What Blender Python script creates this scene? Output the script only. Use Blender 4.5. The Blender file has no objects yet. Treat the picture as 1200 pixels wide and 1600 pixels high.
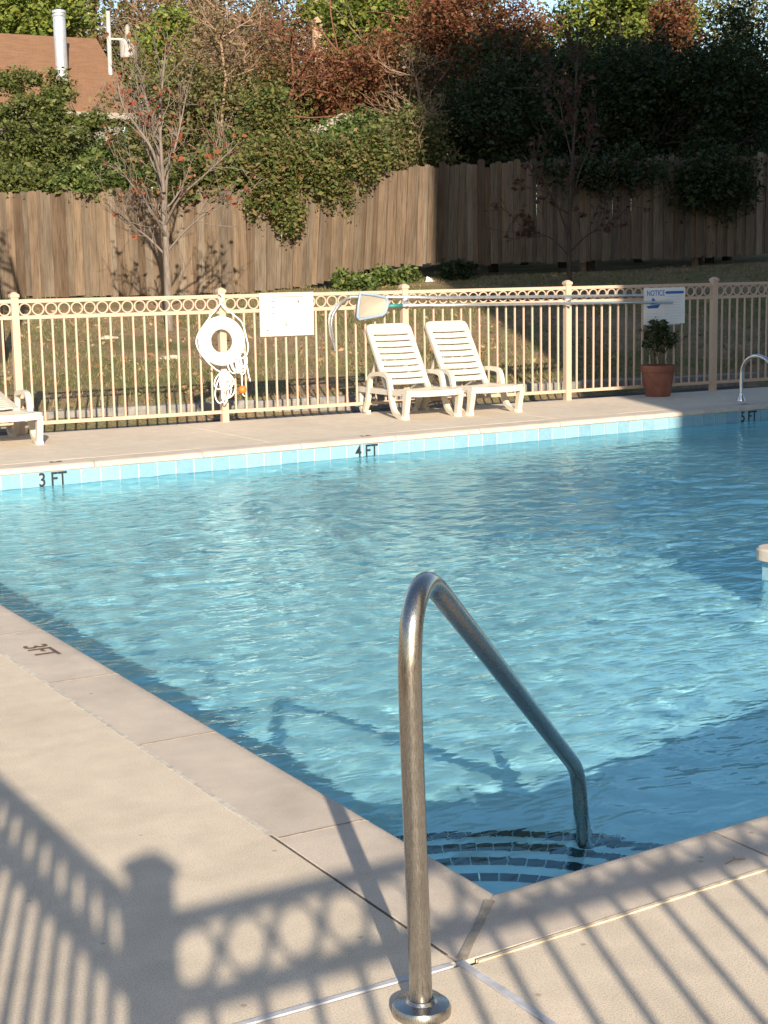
import bpy, bmesh, math, random
import numpy as np
from mathutils import Vector, Matrix

random.seed(7); RNG = np.random.default_rng(7)
sc = bpy.context.scene
R = math.radians

# ------------------------------------------------------------------ camera
F_PX, PITCH, ROLL, YAW, CAM_H = 2425.4, 0.15294, -0.018, 1.04288, 1.36062   # for the 1200 x 1600 photograph
CAM = np.array([0.0, 0.0, CAM_H])
FW = np.array([math.cos(YAW)*math.cos(PITCH), math.sin(YAW)*math.cos(PITCH), -math.sin(PITCH)])
_rt = np.array([math.sin(YAW), -math.cos(YAW), 0.0]); _up = np.cross(_rt, FW)
RT = math.cos(ROLL)*_rt + math.sin(ROLL)*_up
UP = -math.sin(ROLL)*_rt + math.cos(ROLL)*_up
cam = bpy.data.objects.new('camera', bpy.data.cameras.new('camera'))
sc.collection.objects.link(cam); sc.camera = cam
M = Matrix(((RT[0], UP[0], -FW[0], 0), (RT[1], UP[1], -FW[1], 0), (RT[2], UP[2], -FW[2], CAM_H), (0, 0, 0, 1)))
cam.matrix_world = M
cam.data.sensor_fit = 'VERTICAL'; cam.data.sensor_height = 32.0
cam.data.lens = F_PX/1600*32.0
cam.data.clip_start = 0.05; cam.data.clip_end = 2000

def at(px, py, D):
    """world point seen at a photograph pixel, D metres along the optical axis (site survey helper)"""
    return CAM + D*(FW + (px-600)/F_PX*RT - (py-800)/F_PX*UP)
def gz(px, py, z=0.0):
    d = FW + (px-600)/F_PX*RT - (py-800)/F_PX*UP
    return CAM + d*((z-CAM_H)/d[2])

# ------------------------------------------------------------------ sky, sun, exposure
SUN_EL, SUN_AZ = R(19.6), R(68.6)          # azimuth in which the shadows fall
SD = Vector((math.cos(SUN_AZ)*math.cos(SUN_EL), math.sin(SUN_AZ)*math.cos(SUN_EL), -math.sin(SUN_EL)))
world = bpy.data.worlds.new('World'); sc.world = world; world.use_nodes = True
wn = world.node_tree
sky = wn.nodes.new('ShaderNodeTexSky'); sky.sky_type = 'NISHITA'; sky.sun_disc = False
sky.sun_elevation = SUN_EL; sky.sun_rotation = R(270)-SUN_AZ
sky.air_density = 1.0; sky.dust_density = 0.6; sky.ozone_density = 1.5
wn.links.new(sky.outputs[0], wn.nodes['Background'].inputs[0])
wn.nodes['Background'].inputs[1].default_value = 0.10
sun = bpy.data.objects.new('sun', bpy.data.lights.new('sun', 'SUN')); sc.collection.objects.link(sun)
sun.data.energy = 4.8; sun.data.angle = R(0.55); sun.data.color = (1.0, 0.86, 0.68)
sun.rotation_euler = SD.to_track_quat('-Z', 'Y').to_euler(); sun.location = (0, -10, 30)
sun.data.cycles.is_caustics_light = True
sc.view_settings.view_transform = 'Standard'; sc.view_settings.look = 'None'
sc.view_settings.gamma = 1.0; sc.view_settings.exposure = 1.05
sc.render.engine = 'CYCLES'
cy = sc.cycles
cy.use_denoising = True
cy.max_bounces = 14; cy.diffuse_bounces = 6; cy.glossy_bounces = 6; cy.transmission_bounces = 8; cy.transparent_max_bounces = 8
cy.sample_clamp_indirect = 3.0; cy.sample_clamp_direct = 0.0; cy.caustics_reflective = True; cy.caustics_refractive = True
cy.blur_glossy = 0.5

# ------------------------------------------------------------------ materials
def mat(name): 
    m = bpy.data.materials.new(name); m.use_nodes = True
    return m, m.node_tree, m.node_tree.nodes['Principled BSDF']
def N(nt, t, **kw):
    n = nt.nodes.new(t)
    for k, v in kw.items():
        if k in n.inputs: n.inputs[k].default_value = v
        else: setattr(n, k, v)
    return n
def ramp(nt, stops, fac=None, interp='LINEAR'):
    n = nt.nodes.new('ShaderNodeValToRGB'); e = n.color_ramp.elements; n.color_ramp.interpolation = interp
    while len(e) < len(stops): e.new(0.5)
    for el, (p, c) in zip(e, stops):
        el.position = p; el.color = (*c, 1) if len(c) == 3 else c
    if fac is not None: nt.links.new(fac, n.inputs[0])
    return n
def coords(nt, kind='Object'):
    return nt.nodes.new('ShaderNodeTexCoord').outputs[kind]
def noise(nt, vec, scale, detail=4, rough=0.55, dist=0.0):
    n = N(nt, 'ShaderNodeTexNoise', Scale=scale, Detail=detail, Roughness=rough, Distortion=dist)
    if vec is not None: nt.links.new(vec, n.inputs['Vector'])
    return n.outputs['Fac']
def bump(nt, b, h, strength=0.3, dist=0.01):
    n = N(nt, 'ShaderNodeBump', Strength=strength, Distance=dist)
    nt.links.new(h, n.inputs['Height']); nt.links.new(n.outputs[0], b.inputs['Normal']); return n
def worldpos(nt): return nt.nodes.new('ShaderNodeNewGeometry').outputs['Position']
def mapping(nt, vec, scale=(1, 1, 1), rot=(0, 0, 0)):
    n = nt.nodes.new('ShaderNodeMapping'); n.inputs['Scale'].default_value = scale; n.inputs['Rotation'].default_value = rot
    nt.links.new(vec, n.inputs['Vector']); return n.outputs[0]
def mixc(nt, fac, a, b, mode='MIX'):
    n = nt.nodes.new('ShaderNodeMix'); n.data_type = 'RGBA'; n.blend_type = mode
    for s, v in ((0, fac), (6, a), (7, b)):
        if hasattr(v, 'is_linked') or hasattr(v, 'links'): nt.links.new(v, n.inputs[s])
        else: n.inputs[s].default_value = v if s == 0 else (*v, 1)
    return n.outputs[2]

def plain(name, col, rough=0.5, metal=0.0, var=0.0, scale=8.0, spec=0.5):
    m, nt, b = mat(name)
    b.inputs['Roughness'].default_value = rough; b.inputs['Metallic'].default_value = metal
    b.inputs['Specular IOR Level'].default_value = spec
    if var > 0:
        f = noise(nt, coords(nt), scale, 5)
        lo = tuple(c*(1-var) for c in col); hi = tuple(min(1, c*(1+var)) for c in col)
        r = ramp(nt, [(0.3, lo), (0.7, hi)], f); nt.links.new(r.outputs[0], b.inputs['Base Color'])
    else: b.inputs['Base Color'].default_value = (*col, 1)
    return m

def concrete(name, c0, c1, c2, grain=260.0, stain=1.3, bstr=0.35):
    m, nt, b = mat(name); p = worldpos(nt)
    big = noise(nt, p, stain, 6, 0.6, 0.4); mid = noise(nt, p, 9.0, 5, 0.6); fine = noise(nt, p, grain, 2, 0.7)
    r1 = ramp(nt, [(0.25, c0), (0.5, c1), (0.75, c2)], big).outputs[0]
    r2 = ramp(nt, [(0.3, (0.89, 0.89, 0.89)), (0.7, (1.06, 1.055, 1.05))], mid).outputs[0]
    r3 = ramp(nt, [(0.28, (0.66, 0.64, 0.62)), (0.5, (1, 1, 1)), (0.75, (1.16, 1.15, 1.12))], fine).outputs[0]
    c = mixc(nt, 1.0, r1, r2, 'MULTIPLY'); c = mixc(nt, 1.0, c, r3, 'MULTIPLY')
    # small dark specks and spots
    v = N(nt, 'ShaderNodeTexVoronoi', Scale=7.0); nt.links.new(p, v.inputs['Vector'])
    sp = ramp(nt, [(0.0, (0.55, 0.5, 0.45)), (0.035, (0.6, 0.55, 0.5)), (0.06, (1, 1, 1))], v.outputs['Distance']).outputs[0]
    c = mixc(nt, 0.7, c, sp, 'MULTIPLY')
    nt.links.new(c, b.inputs['Base Color'])
    b.inputs['Roughness'].default_value = 0.85; b.inputs['Specular IOR Level'].default_value = 0.25
    bump(nt, b, fine, bstr, 0.004)
    return m

MAT = {}
MAT['deck'] = concrete('deck_concrete', (0.54, 0.465, 0.37), (0.60, 0.52, 0.415), (0.645, 0.56, 0.45))
MAT['coping'] = concrete('coping_concrete', (0.44, 0.385, 0.325), (0.53, 0.46, 0.385), (0.59, 0.51, 0.425), 320, 2.4, 0.22)
MAT['joint'] = plain('joint_sealant', (0.42, 0.43, 0.46), 0.6, 0, 0.2, 30)
MAT['joint_tan'] = plain('joint_mortar', (0.58, 0.48, 0.35), 0.8, 0, 0.25, 40)
MAT['joint_thin'] = plain('joint_thin', (0.24, 0.20, 0.165), 0.9, 0, 0.3, 40)
MAT['joint_mitre'] = plain('joint_mitre', (0.30, 0.26, 0.205), 0.8, 0, 0.25, 40)
MAT['joint_pale'] = plain('joint_pale', (0.47, 0.43, 0.37), 0.9, 0, 0.3, 40)
MAT['joint_dark'] = plain('joint_gap', (0.10, 0.085, 0.07), 0.9, 0, 0.3, 40)
MAT['fence'] = plain('beige_paint', (0.48, 0.35, 0.26), 0.38, 0, 0.03, 12)
MAT['white_sign'] = plain('sign_white', (0.66, 0.66, 0.65), 0.35)
MAT['ink'] = plain('grey_print', (0.05, 0.055, 0.055), 0.6)
MAT['ink_pale'] = plain('pale_print', (0.21, 0.22, 0.22), 0.6)
MAT['blue_ink'] = plain('blue_print', (0.02, 0.10, 0.38), 0.5)
MAT['text_line'] = plain('text_print', (0.48, 0.55, 0.66), 0.6)
MAT['black_ink'] = plain('marker_black', (0.015, 0.025, 0.03), 0.5)
MAT['worn_ink'] = plain('worn_paint', (0.10, 0.07, 0.055), 0.9, 0, 0.5, 60)
MAT['lounger'] = plain('cream_plastic', (0.52, 0.475, 0.395), 0.45, 0, 0.03, 6)
MAT['foot'] = plain('foot_plastic', (0.70, 0.66, 0.54), 0.5)
MAT['buoy'] = plain('buoy_foam', (0.86, 0.86, 0.84), 0.45, 0, 0.03, 15)
MAT['rope'] = plain('white_rope', (0.80, 0.80, 0.76), 0.8, 0, 0.08, 60)
MAT['orange'] = plain('orange_float', (0.80, 0.16, 0.02), 0.5)
MAT['alu'] = plain('aluminium', (0.72, 0.73, 0.74), 0.32, 0.9, 0.1, 20)
MAT['green_grip'] = plain('teal_grip', (0.03, 0.18, 0.17), 0.5)
MAT['net_frame'] = plain('pale_blue_plastic', (0.24, 0.31, 0.40), 0.4)
MAT['terracotta'] = plain('terracotta', (0.20, 0.075, 0.048), 0.85, 0, 0.25, 9)
MAT['soil'] = plain('soil', (0.05, 0.035, 0.025), 0.95, 0, 0.4, 30)
MAT['asphalt'] = plain('asphalt', (0.040, 0.040, 0.042), 0.9, 0, 0.3, 40)
MAT['kerb'] = plain('kerb_stone', (0.21, 0.195, 0.175), 0.9, 0, 0.3, 12)
MAT['stucco'] = plain('stucco', (0.50, 0.43, 0.34), 0.9, 0, 0.08, 3)
MAT['window_glass'] = plain('window_glass', (0.03, 0.04, 0.05), 0.1)
MAT['siding'] = plain('grey_siding', (0.20, 0.19, 0.18), 0.8, 0, 0.15, 6)
MAT['tan_wall'] = plain('tan_siding', (0.42, 0.33, 0.23), 0.8, 0, 0.15, 6)
MAT['trim'] = plain('white_trim', (0.26, 0.235, 0.20), 0.6)
MAT['galv'] = plain('galvanised_pipe', (0.70, 0.71, 0.74), 0.32, 0.7, 0.1, 6)
MAT['mast'] = plain('weathered_white', (0.36, 0.35, 0.34), 0.5, 0, 0.15, 10)
MAT['stone'] = plain('pale_stone', (0.42, 0.36, 0.28), 0.9, 0, 0.3, 14)
MAT['plaster'] = None

def steel():
    m, nt, b = mat('brushed_steel')
    p = coords(nt); f = noise(nt, mapping(nt, p, (60, 60, 6)), 10, 4)
    c = ramp(nt, [(0.3, (0.34, 0.325, 0.295)), (0.7, (0.47, 0.45, 0.415))], f)
    nt.links.new(c.outputs[0], b.inputs['Base Color'])
    r = ramp(nt, [(0.3, (0.20,)*3), (0.7, (0.32,)*3)], f); nt.links.new(r.outputs[0], b.inputs['Roughness'])
    b.inputs['Metallic'].default_value = 1.0
    return m
MAT['steel'] = steel()
MAT['chrome'] = plain('chrome', (0.62, 0.63, 0.65), 0.12, 1.0, 0.05, 20)

def pool_plaster():
    m, nt, b = mat('pool_plaster'); p = worldpos(nt)
    f = noise(nt, p, 0.9, 5, 0.6); g = noise(nt, p, 25, 4)
    c = ramp(nt, [(0.3, (0.90, 0.92, 0.915)), (0.7, (0.93, 0.94, 0.935))], f).outputs[0]
    r = ramp(nt, [(0.3, (0.92,)*3), (0.7, (1.05,)*3)], g).outputs[0]
    nt.links.new(mixc(nt, 1.0, c, r, 'MULTIPLY'), b.inputs['Base Color'])
    b.inputs['Roughness'].default_value = 0.7
    return m
MAT['plaster'] = pool_plaster()
def tile_mat():
    m, nt, b = mat('blue_tile')
    oi = nt.nodes.new('ShaderNodeObjectInfo'); p = worldpos(nt)
    c = ramp(nt, [(0.0, (0.185, 0.335, 0.43)), (0.5, (0.21, 0.37, 0.455)), (1.0, (0.245, 0.40, 0.475))], oi.outputs['Random']).outputs[0]
    f = noise(nt, p, 30, 5, 0.6, 1.0)
    r = ramp(nt, [(0.3, (0.86,)*3), (0.7, (1.08,)*3)], f).outputs[0]
    nt.links.new(mixc(nt, 1.0, c, r, 'MULTIPLY'), b.inputs['Base Color'])
    b.inputs['Roughness'].default_value = 0.16; return m
MAT['tile'] = tile_mat()
MAT['grout'] = plain('white_grout', (0.50, 0.53, 0.53), 0.8)
MAT['navy'] = plain('navy_tile', (0.006, 0.014, 0.035), 0.25)

def water_mat():
    m = bpy.data.materials.new('pool_water'); m.use_nodes = True; nt = m.node_tree
    nt.nodes.remove(nt.nodes['Principled BSDF'])
    g = N(nt, 'ShaderNodeBsdfGlass', Roughness=0.0, IOR=1.333)
    g.inputs['Color'].default_value = (0.605, 0.87, 0.925, 1)
    p = worldpos(nt); q = mapping(nt, p, (0.62, 1.15, 1.0), (0, 0, R(-14)))
    a = noise(nt, q, 9.0, 2, 0.5, 0.35); c = noise(nt, q, 21.0, 2, 0.5, 0.2)
    ad = N(nt, 'ShaderNodeMath', operation='MULTIPLY_ADD'); ad.inputs[1].default_value = 0.24
    nt.links.new(c, ad.inputs[0]); nt.links.new(a, ad.inputs[2])
    bp_ = N(nt, 'ShaderNodeBump', Strength=1.0, Distance=0.012); nt.links.new(ad.outputs[0], bp_.inputs['Height'])
    nt.links.new(bp_.outputs[0], g.inputs['Normal'])
    vd = N(nt, 'ShaderNodeVectorMath', operation='DISTANCE'); nt.links.new(p, vd.inputs[0]); vd.inputs[1].default_value = (1.86, 2.72, -0.195)
    mr = N(nt, 'ShaderNodeMapRange'); nt.links.new(vd.outputs['Value'], mr.inputs[0])
    for i_, v_ in ((1, 0.45), (2, 1.7), (3, 0.12), (4, 1.0)): mr.inputs[i_].default_value = v_
    nt.links.new(mr.outputs[0], bp_.inputs['Strength'])
    nt.links.new(g.outputs[0], nt.nodes['Material Output'].inputs[0]); return m
MAT['water'] = water_mat()

def wood_mat():
    m, nt, b = mat('weathered_cedar')
    oi = nt.nodes.new('ShaderNodeObjectInfo'); p = coords(nt)
    off = N(nt, 'ShaderNodeVectorMath', operation='ADD'); nt.links.new(p, off.inputs[0])
    cb = nt.nodes.new('ShaderNodeCombineXYZ'); mu = N(nt, 'ShaderNodeMath', operation='MULTIPLY'); mu.inputs[1].default_value = 57.0
    nt.links.new(oi.outputs['Random'], mu.inputs[0]); nt.links.new(mu.outputs[0], cb.inputs[0]); nt.links.new(mu.outputs[0], cb.inputs[2])
    nt.links.new(cb.outputs[0], off.inputs[1]); q = off.outputs[0]
    grain = noise(nt, mapping(nt, q, (40, 40, 1.6)), 1.6, 6, 0.65, 0.6)
    blot = noise(nt, mapping(nt, q, (6, 6, 1.4)), 1.0, 4, 0.6)
    base = ramp(nt, [(0.0, (0.085, 0.060, 0.041)), (0.2, (0.16, 0.118, 0.083)), (0.4, (0.105, 0.085, 0.066)), (0.6, (0.17, 0.126, 0.085)), (0.8, (0.12, 0.096, 0.072)), (1.0, (0.22, 0.182, 0.142))], oi.outputs['Random']).outputs[0]
    g2 = ramp(nt, [(0.25, (0.42, 0.39, 0.37)), (0.52, (1, 1, 1)), (0.8, (1.3, 1.26, 1.2))], grain).outputs[0]
    b2 = ramp(nt, [(0.3, (0.72, 0.70, 0.68)), (0.7, (1.12, 1.1, 1.08))], blot).outputs[0]
    c = mixc(nt, 1.0, mixc(nt, 1.0, base, g2, 'MULTIPLY'), b2, 'MULTIPLY')
    nt.links.new(c, b.inputs['Base Color']); b.inputs['Roughness'].default_value = 0.9; b.inputs['Specular IOR Level'].default_value = 0.15
    bump(nt, b, grain, 0.4, 0.01); return m
MAT['wood'] = wood_mat()

def bark(name, a, c):
    m, nt, b = mat(name); p = worldpos(nt)
    f = noise(nt, mapping(nt, p, (14, 14, 3)), 2.0, 5, 0.6, 0.5)
    nt.links.new(ramp(nt, [(0.3, a), (0.7, c)], f).outputs[0], b.inputs['Base Color'])
    b.inputs['Roughness'].default_value = 0.95; b.inputs['Specular IOR Level'].default_value = 0.1
    bump(nt, b, f, 0.6, 0.02); return m
MAT['bark_grey'] = bark('grey_bark', (0.11, 0.09, 0.075), (0.21, 0.175, 0.15))
MAT['bark_brown'] = bark('brown_bark', (0.09, 0.06, 0.04), (0.20, 0.14, 0.10))
MAT['bark_dark'] = bark('dark_bark', (0.035, 0.028, 0.022), (0.08, 0.06, 0.048))
MAT['bark_pine'] = bark('pine_bark', (0.26, 0.17, 0.11), (0.42, 0.31, 0.22))
MAT['twig_tan'] = bark('tan_twig', (0.20, 0.13, 0.085), (0.34, 0.24, 0.17))
MAT['twig_red'] = bark('russet_twig', (0.12, 0.055, 0.035), (0.22, 0.11, 0.07))

def leaf_mat(name, cols, trans=0.3):
    m = bpy.data.materials.new(name); m.use_nodes = True; nt = m.node_tree; b = nt.nodes['Principled BSDF']
    g = nt.nodes.new('ShaderNodeNewGeometry')
    k = len(cols)
    r = ramp(nt, [(i/max(1, k-1), c) for i, c in enumerate(cols)], g.outputs['Random Per Island'])
    nt.links.new(r.outputs[0], b.inputs['Base Color'])
    b.inputs['Roughness'].default_value = 0.55; b.inputs['Specular IOR Level'].default_value = 0.25
    t = nt.nodes.new('ShaderNodeBsdfTranslucent'); nt.links.new(r.outputs[0], t.inputs[0])
    mx = nt.nodes.new('ShaderNodeMixShader'); mx.inputs[0].default_value = trans
    nt.links.new(b.outputs[0], mx.inputs[1]); nt.links.new(t.outputs[0], mx.inputs[2])
    nt.links.new(mx.outputs[0], nt.nodes['Material Output'].inputs[0]); return m
LEAF = {
 'bright': leaf_mat('leaf_bright', [(0.085, 0.130, 0.026), (0.132, 0.181, 0.033), (0.186, 0.221, 0.045), (0.248, 0.259, 0.052)]),
 'green': leaf_mat('leaf_green', [(0.049, 0.090, 0.025), (0.083, 0.126, 0.032), (0.125, 0.167, 0.045), (0.167, 0.181, 0.056)]),
 'conifer': leaf_mat('leaf_conifer', [(0.052, 0.075, 0.020), (0.081, 0.104, 0.026), (0.115, 0.134, 0.037), (0.155, 0.158, 0.055)]),
 'olive': leaf_mat('leaf_olive', [(0.065, 0.087, 0.029), (0.109, 0.123, 0.038), (0.145, 0.138, 0.051), (0.189, 0.145, 0.065)]),
 'mixed': leaf_mat('leaf_mixed', [(0.052, 0.082, 0.022), (0.081, 0.115, 0.029), (0.115, 0.134, 0.037), (0.161, 0.144, 0.050), (0.196, 0.120, 0.061)]),
 'rust': leaf_mat('leaf_rust', [(0.110, 0.035, 0.020), (0.154, 0.055, 0.028), (0.187, 0.083, 0.039), (0.132, 0.094, 0.039)]),
 'brown': leaf_mat('leaf_brown', [(0.130, 0.085, 0.046), (0.195, 0.130, 0.072), (0.234, 0.156, 0.091), (0.130, 0.130, 0.052)]),
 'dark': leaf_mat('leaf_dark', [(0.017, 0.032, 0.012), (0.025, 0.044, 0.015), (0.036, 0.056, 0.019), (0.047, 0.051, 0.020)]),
 'red': leaf_mat('leaf_red', [(0.20, 0.05, 0.022), (0.26, 0.075, 0.03), (0.24, 0.105, 0.05), (0.15, 0.045, 0.03)]),
 'deadred': leaf_mat('leaf_deadred', [(0.06, 0.027, 0.02), (0.085, 0.036, 0.027), (0.07, 0.042, 0.03)]),
 'litter': leaf_mat('leaf_litter', [(0.24, 0.15, 0.075), (0.32, 0.21, 0.11), (0.20, 0.105, 0.05), (0.36, 0.25, 0.14)], 0.1),
 'grass': leaf_mat('grass_blade', [(0.081, 0.115, 0.032), (0.121, 0.142, 0.046), (0.203, 0.169, 0.074), (0.284, 0.216, 0.115)], 0.2),
}

def lawn_mat():
    m, nt, b = mat('lawn_ground'); p = worldpos(nt)
    f = noise(nt, mapping(nt, p, (1, 1, 1)), 0.7, 6, 0.62, 0.6); g = noise(nt, p, 7, 6, 0.7); h = noise(nt, p, 45, 3, 0.7)
    c = ramp(nt, [(0.30, (0.13, 0.135, 0.06)), (0.46, (0.20, 0.175, 0.095)), (0.56, (0.27, 0.20, 0.13)), (0.72, (0.32, 0.235, 0.165))], f).outputs[0]
    r = ramp(nt, [(0.3, (0.75, 0.77, 0.75)), (0.65, (1.12, 1.08, 1.05))], g).outputs[0]
    r2 = ramp(nt, [(0.3, (0.6,)*3), (0.7, (1.25, 1.2, 1.15))], h).outputs[0]
    nt.links.new(mixc(nt, 1.0, mixc(nt, 1.0, c, r, 'MULTIPLY'), r2, 'MULTIPLY'), b.inputs['Base Color'])
    b.inputs['Roughness'].default_value = 1.0; b.inputs['Specular IOR Level'].default_value = 0.05
    bump(nt, b, h, 0.6, 0.03); return m
MAT['lawn'] = lawn_mat()
def roof_mat():
    m, nt, b = mat('brown_shingle'); p = coords(nt)
    f = noise(nt, mapping(nt, p, (3, 12, 12)), 1.0, 5, 0.6); g = noise(nt, p, 30, 3)
    c = ramp(nt, [(0.3, (0.15, 0.078, 0.042)), (0.7, (0.21, 0.112, 0.060))], f).outputs[0]
    r = ramp(nt, [(0.3, (0.8,)*3), (0.7, (1.15,)*3)], g).outputs[0]
    nt.links.new(mixc(nt, 1.0, c, r, 'MULTIPLY'), b.inputs['Base Color']); b.inputs['Roughness'].default_value = 0.95
    return m
MAT['roof'] = roof_mat()
def net_mat():
    m = bpy.data.materials.new('net_mesh'); m.use_nodes = True; nt = m.node_tree; b = nt.nodes['Principled BSDF']
    b.inputs['Base Color'].default_value = (0.40, 0.355, 0.29, 1); b.inputs['Roughness'].default_value = 0.8
    t = N(nt, 'ShaderNodeBsdfTransparent'); mx = nt.nodes.new('ShaderNodeMixShader'); mx.inputs[0].default_value = 0.22
    nt.links.new(b.outputs[0], mx.inputs[1]); nt.links.new(t.outputs[0], mx.inputs[2])
    nt.links.new(mx.outputs[0], nt.nodes['Material Output'].inputs[0]); return m
MAT['net'] = net_mat()

# ------------------------------------------------------------------ mesh helpers
COL = sc.collection
class MB:
    def __init__(s): s.v = []; s.f = []
    def add(s, vs, fs):
        o = len(s.v); s.v += [tuple(map(float, p)) for p in vs]; s.f += [tuple(i+o for i in f) for f in fs]; return s
    def box(s, x0, x1, y0, y1, z0, z1, ch=0.0):
        if ch <= 0:
            v = [(x0,y0,z0),(x1,y0,z0),(x1,y1,z0),(x0,y1,z0),(x0,y0,z1),(x1,y0,z1),(x1,y1,z1),(x0,y1,z1)]
            return s.add(v, [(3,2,1,0),(4,5,6,7),(0,1,5,4),(1,2,6,5),(2,3,7,6),(3,0,4,7)])
        c = ch
        v = [(x0,y0,z0),(x1,y0,z0),(x1,y1,z0),(x0,y1,z0),(x0,y0,z1-c),(x1,y0,z1-c),(x1,y1,z1-c),(x0,y1,z1-c),
             (x0+c,y0+c,z1),(x1-c,y0+c,z1),(x1-c,y1-c,z1),(x0+c,y1-c,z1)]
        return s.add(v, [(3,2,1,0),(8,9,10,11),(0,1,5,4),(1,2,6,5),(2,3,7,6),(3,0,4,7),(4,5,9,8),(5,6,10,9),(6,7,11,10),(7,4,8,11)])
    def prism(s, poly, z0, z1, ch=0.0):
        n = len(poly); c = np.mean(np.array(poly), 0)
        lo = [(x, y, z0) for x, y in poly]; hi = [(x, y, z1-ch) for x, y in poly]
        fs = [tuple(range(n-1, -1, -1))] + [(i, (i+1) % n, n+(i+1) % n, n+i) for i in range(n)]
        if ch > 0:
            tp = []
            for x, y in poly:
                d = c-np.array([x, y]); d = d/np.linalg.norm(d)*ch*1.4; tp.append((x+d[0], y+d[1], z1))
            s.add(lo+hi+tp, fs+[(n+i, n+(i+1) % n, 2*n+(i+1) % n, 2*n+i) for i in range(n)]+[tuple(range(2*n, 3*n))])
        else: s.add(lo+hi, fs+[tuple(range(n, 2*n))])
        return s
    def tube(s, pts, rad, n=8, cap=True, closed=False):
        pts = [np.array(p, float) for p in pts]; k = len(pts)
        rads = rad if hasattr(rad, '__len__') else [rad]*k
        t0 = pts[1]-pts[0]; t0 = t0/np.linalg.norm(t0)
        a = np.array([0, 0, 1.0]) if abs(t0[2]) < 0.9 else np.array([1.0, 0, 0])
        u = np.cross(t0, a); u /= np.linalg.norm(u); vs = []
        for i in range(k):
            if closed: t = pts[(i+1) % k]-pts[i-1]
            else: t = pts[min(i+1, k-1)]-pts[max(i-1, 0)]
            t = t/(np.linalg.norm(t)+1e-12)
            u = u-t*(u@t); u /= np.linalg.norm(u)+1e-12; w = np.cross(t, u)
            for j in range(n):
                an = 2*math.pi*j/n; vs.append(pts[i]+rads[i]*(math.cos(an)*u+math.sin(an)*w))
        fs = []
        for i in range(k if closed else k-1):
            for j in range(n):
                i2 = (i+1) % k
                fs.append((i*n+j, i*n+(j+1) % n, i2*n+(j+1) % n, i2*n+j))
        if cap and not closed: fs += [tuple(range(n-1, -1, -1)), tuple((k-1)*n+j for j in range(n))]
        return s.add(vs, fs)
    def bar(s, pts, w, h, wdir=None):
        """rectangular section swept along pts; w along wdir (default horizontal normal), h along the other normal"""
        pts = [np.array(p, float) for p in pts]; vs = []; k = len(pts)
        ws = w if hasattr(w, '__len__') else [w]*k; hs = h if hasattr(h, '__len__') else [h]*k
        for i in range(k):
            t = pts[min(i+1, k-1)]-pts[max(i-1, 0)]; t /= np.linalg.norm(t)
            wd = np.array(wdir, float) if wdir is not None else np.cross(t, [0, 0, 1.0])
            wd = wd-t*(wd@t); wd /= np.linalg.norm(wd); hd = np.cross(t, wd)
            for a, b in ((-1, -1), (1, -1), (1, 1), (-1, 1)): vs.append(pts[i]+wd*a*ws[i]/2+hd*b*hs[i]/2)
        fs = [(3, 2, 1, 0), tuple(4*(k-1)+j for j in range(4))]
        for i in range(k-1):
            for j in range(4): fs.append((4*i+j, 4*i+(j+1) % 4, 4*i+4+(j+1) % 4, 4*i+4+j))
        return s.add(vs, fs)
    def lathe(s, prof, c=(0, 0, 0), n=24):
        vs = [(c[0]+r*math.cos(2*math.pi*j/n), c[1]+r*math.sin(2*math.pi*j/n), c[2]+z) for r, z in prof for j in range(n)]
        fs = [(i*n+j, i*n+(j+1) % n, (i+1)*n+(j+1) % n, (i+1)*n+j) for i in range(len(prof)-1) for j in range(n)]
        return s.add(vs, fs)
    def mesh(s, name, m, smooth=False, angle=None):
        me = bpy.data.meshes.new(name); me.from_pydata(s.v, [], s.f); me.update()
        bm = bmesh.new(); bm.from_mesh(me); bmesh.ops.recalc_face_normals(bm, faces=bm.faces); bm.to_mesh(me); bm.free()
        if smooth: me.shade_smooth()
        if angle: 
            me.shade_smooth()
            try: me.set_sharp_from_angle(angle=R(angle))
            except Exception: pass
        if m is not None: me.materials.append(m)
        return me
    def build(s, name, m, parent=None, loc=(0, 0, 0), smooth=False, angle=None):
        return link(name, s.mesh(name, m, smooth, angle), parent, loc)
def link(name, me, parent=None, loc=(0, 0, 0), rot=(0, 0, 0)):
    o = bpy.data.objects.new(name, me); COL.objects.link(o)
    o.location = loc; o.rotation_euler = rot
    if parent is not None: o.parent = parent
    return o
def tag(o, label=None, cat=None, group=None, kind=None):
    if label: o['label'] = label
    if cat: o['category'] = cat
    if group: o['group'] = group
    if kind: o['kind'] = kind
    return o
def empty(name, loc=(0, 0, 0), rz=0.0):
    o = bpy.data.objects.new(name, None); COL.objects.link(o); o.location = loc; o.rotation_euler = (0, 0, rz)
    o.empty_display_size = 0.2; return o
def big_mesh(name, V, Fq, m, smooth=False):
    me = bpy.data.meshes.new(name); V = np.asarray(V, np.float32); Fq = np.asarray(Fq, np.int32); k = Fq.shape[1]
    me.vertices.add(len(V)); me.vertices.foreach_set('co', V.ravel())
    me.loops.add(Fq.size); me.loops.foreach_set('vertex_index', Fq.ravel())
    me.polygons.add(len(Fq)); me.polygons.foreach_set('loop_start', np.arange(0, Fq.size, k, dtype=np.int32))
    me.update(calc_edges=True); me.validate()
    if smooth: me.shade_smooth()
    if m is not None: me.materials.append(m)
    return me
_txt_cache = {}
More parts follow.
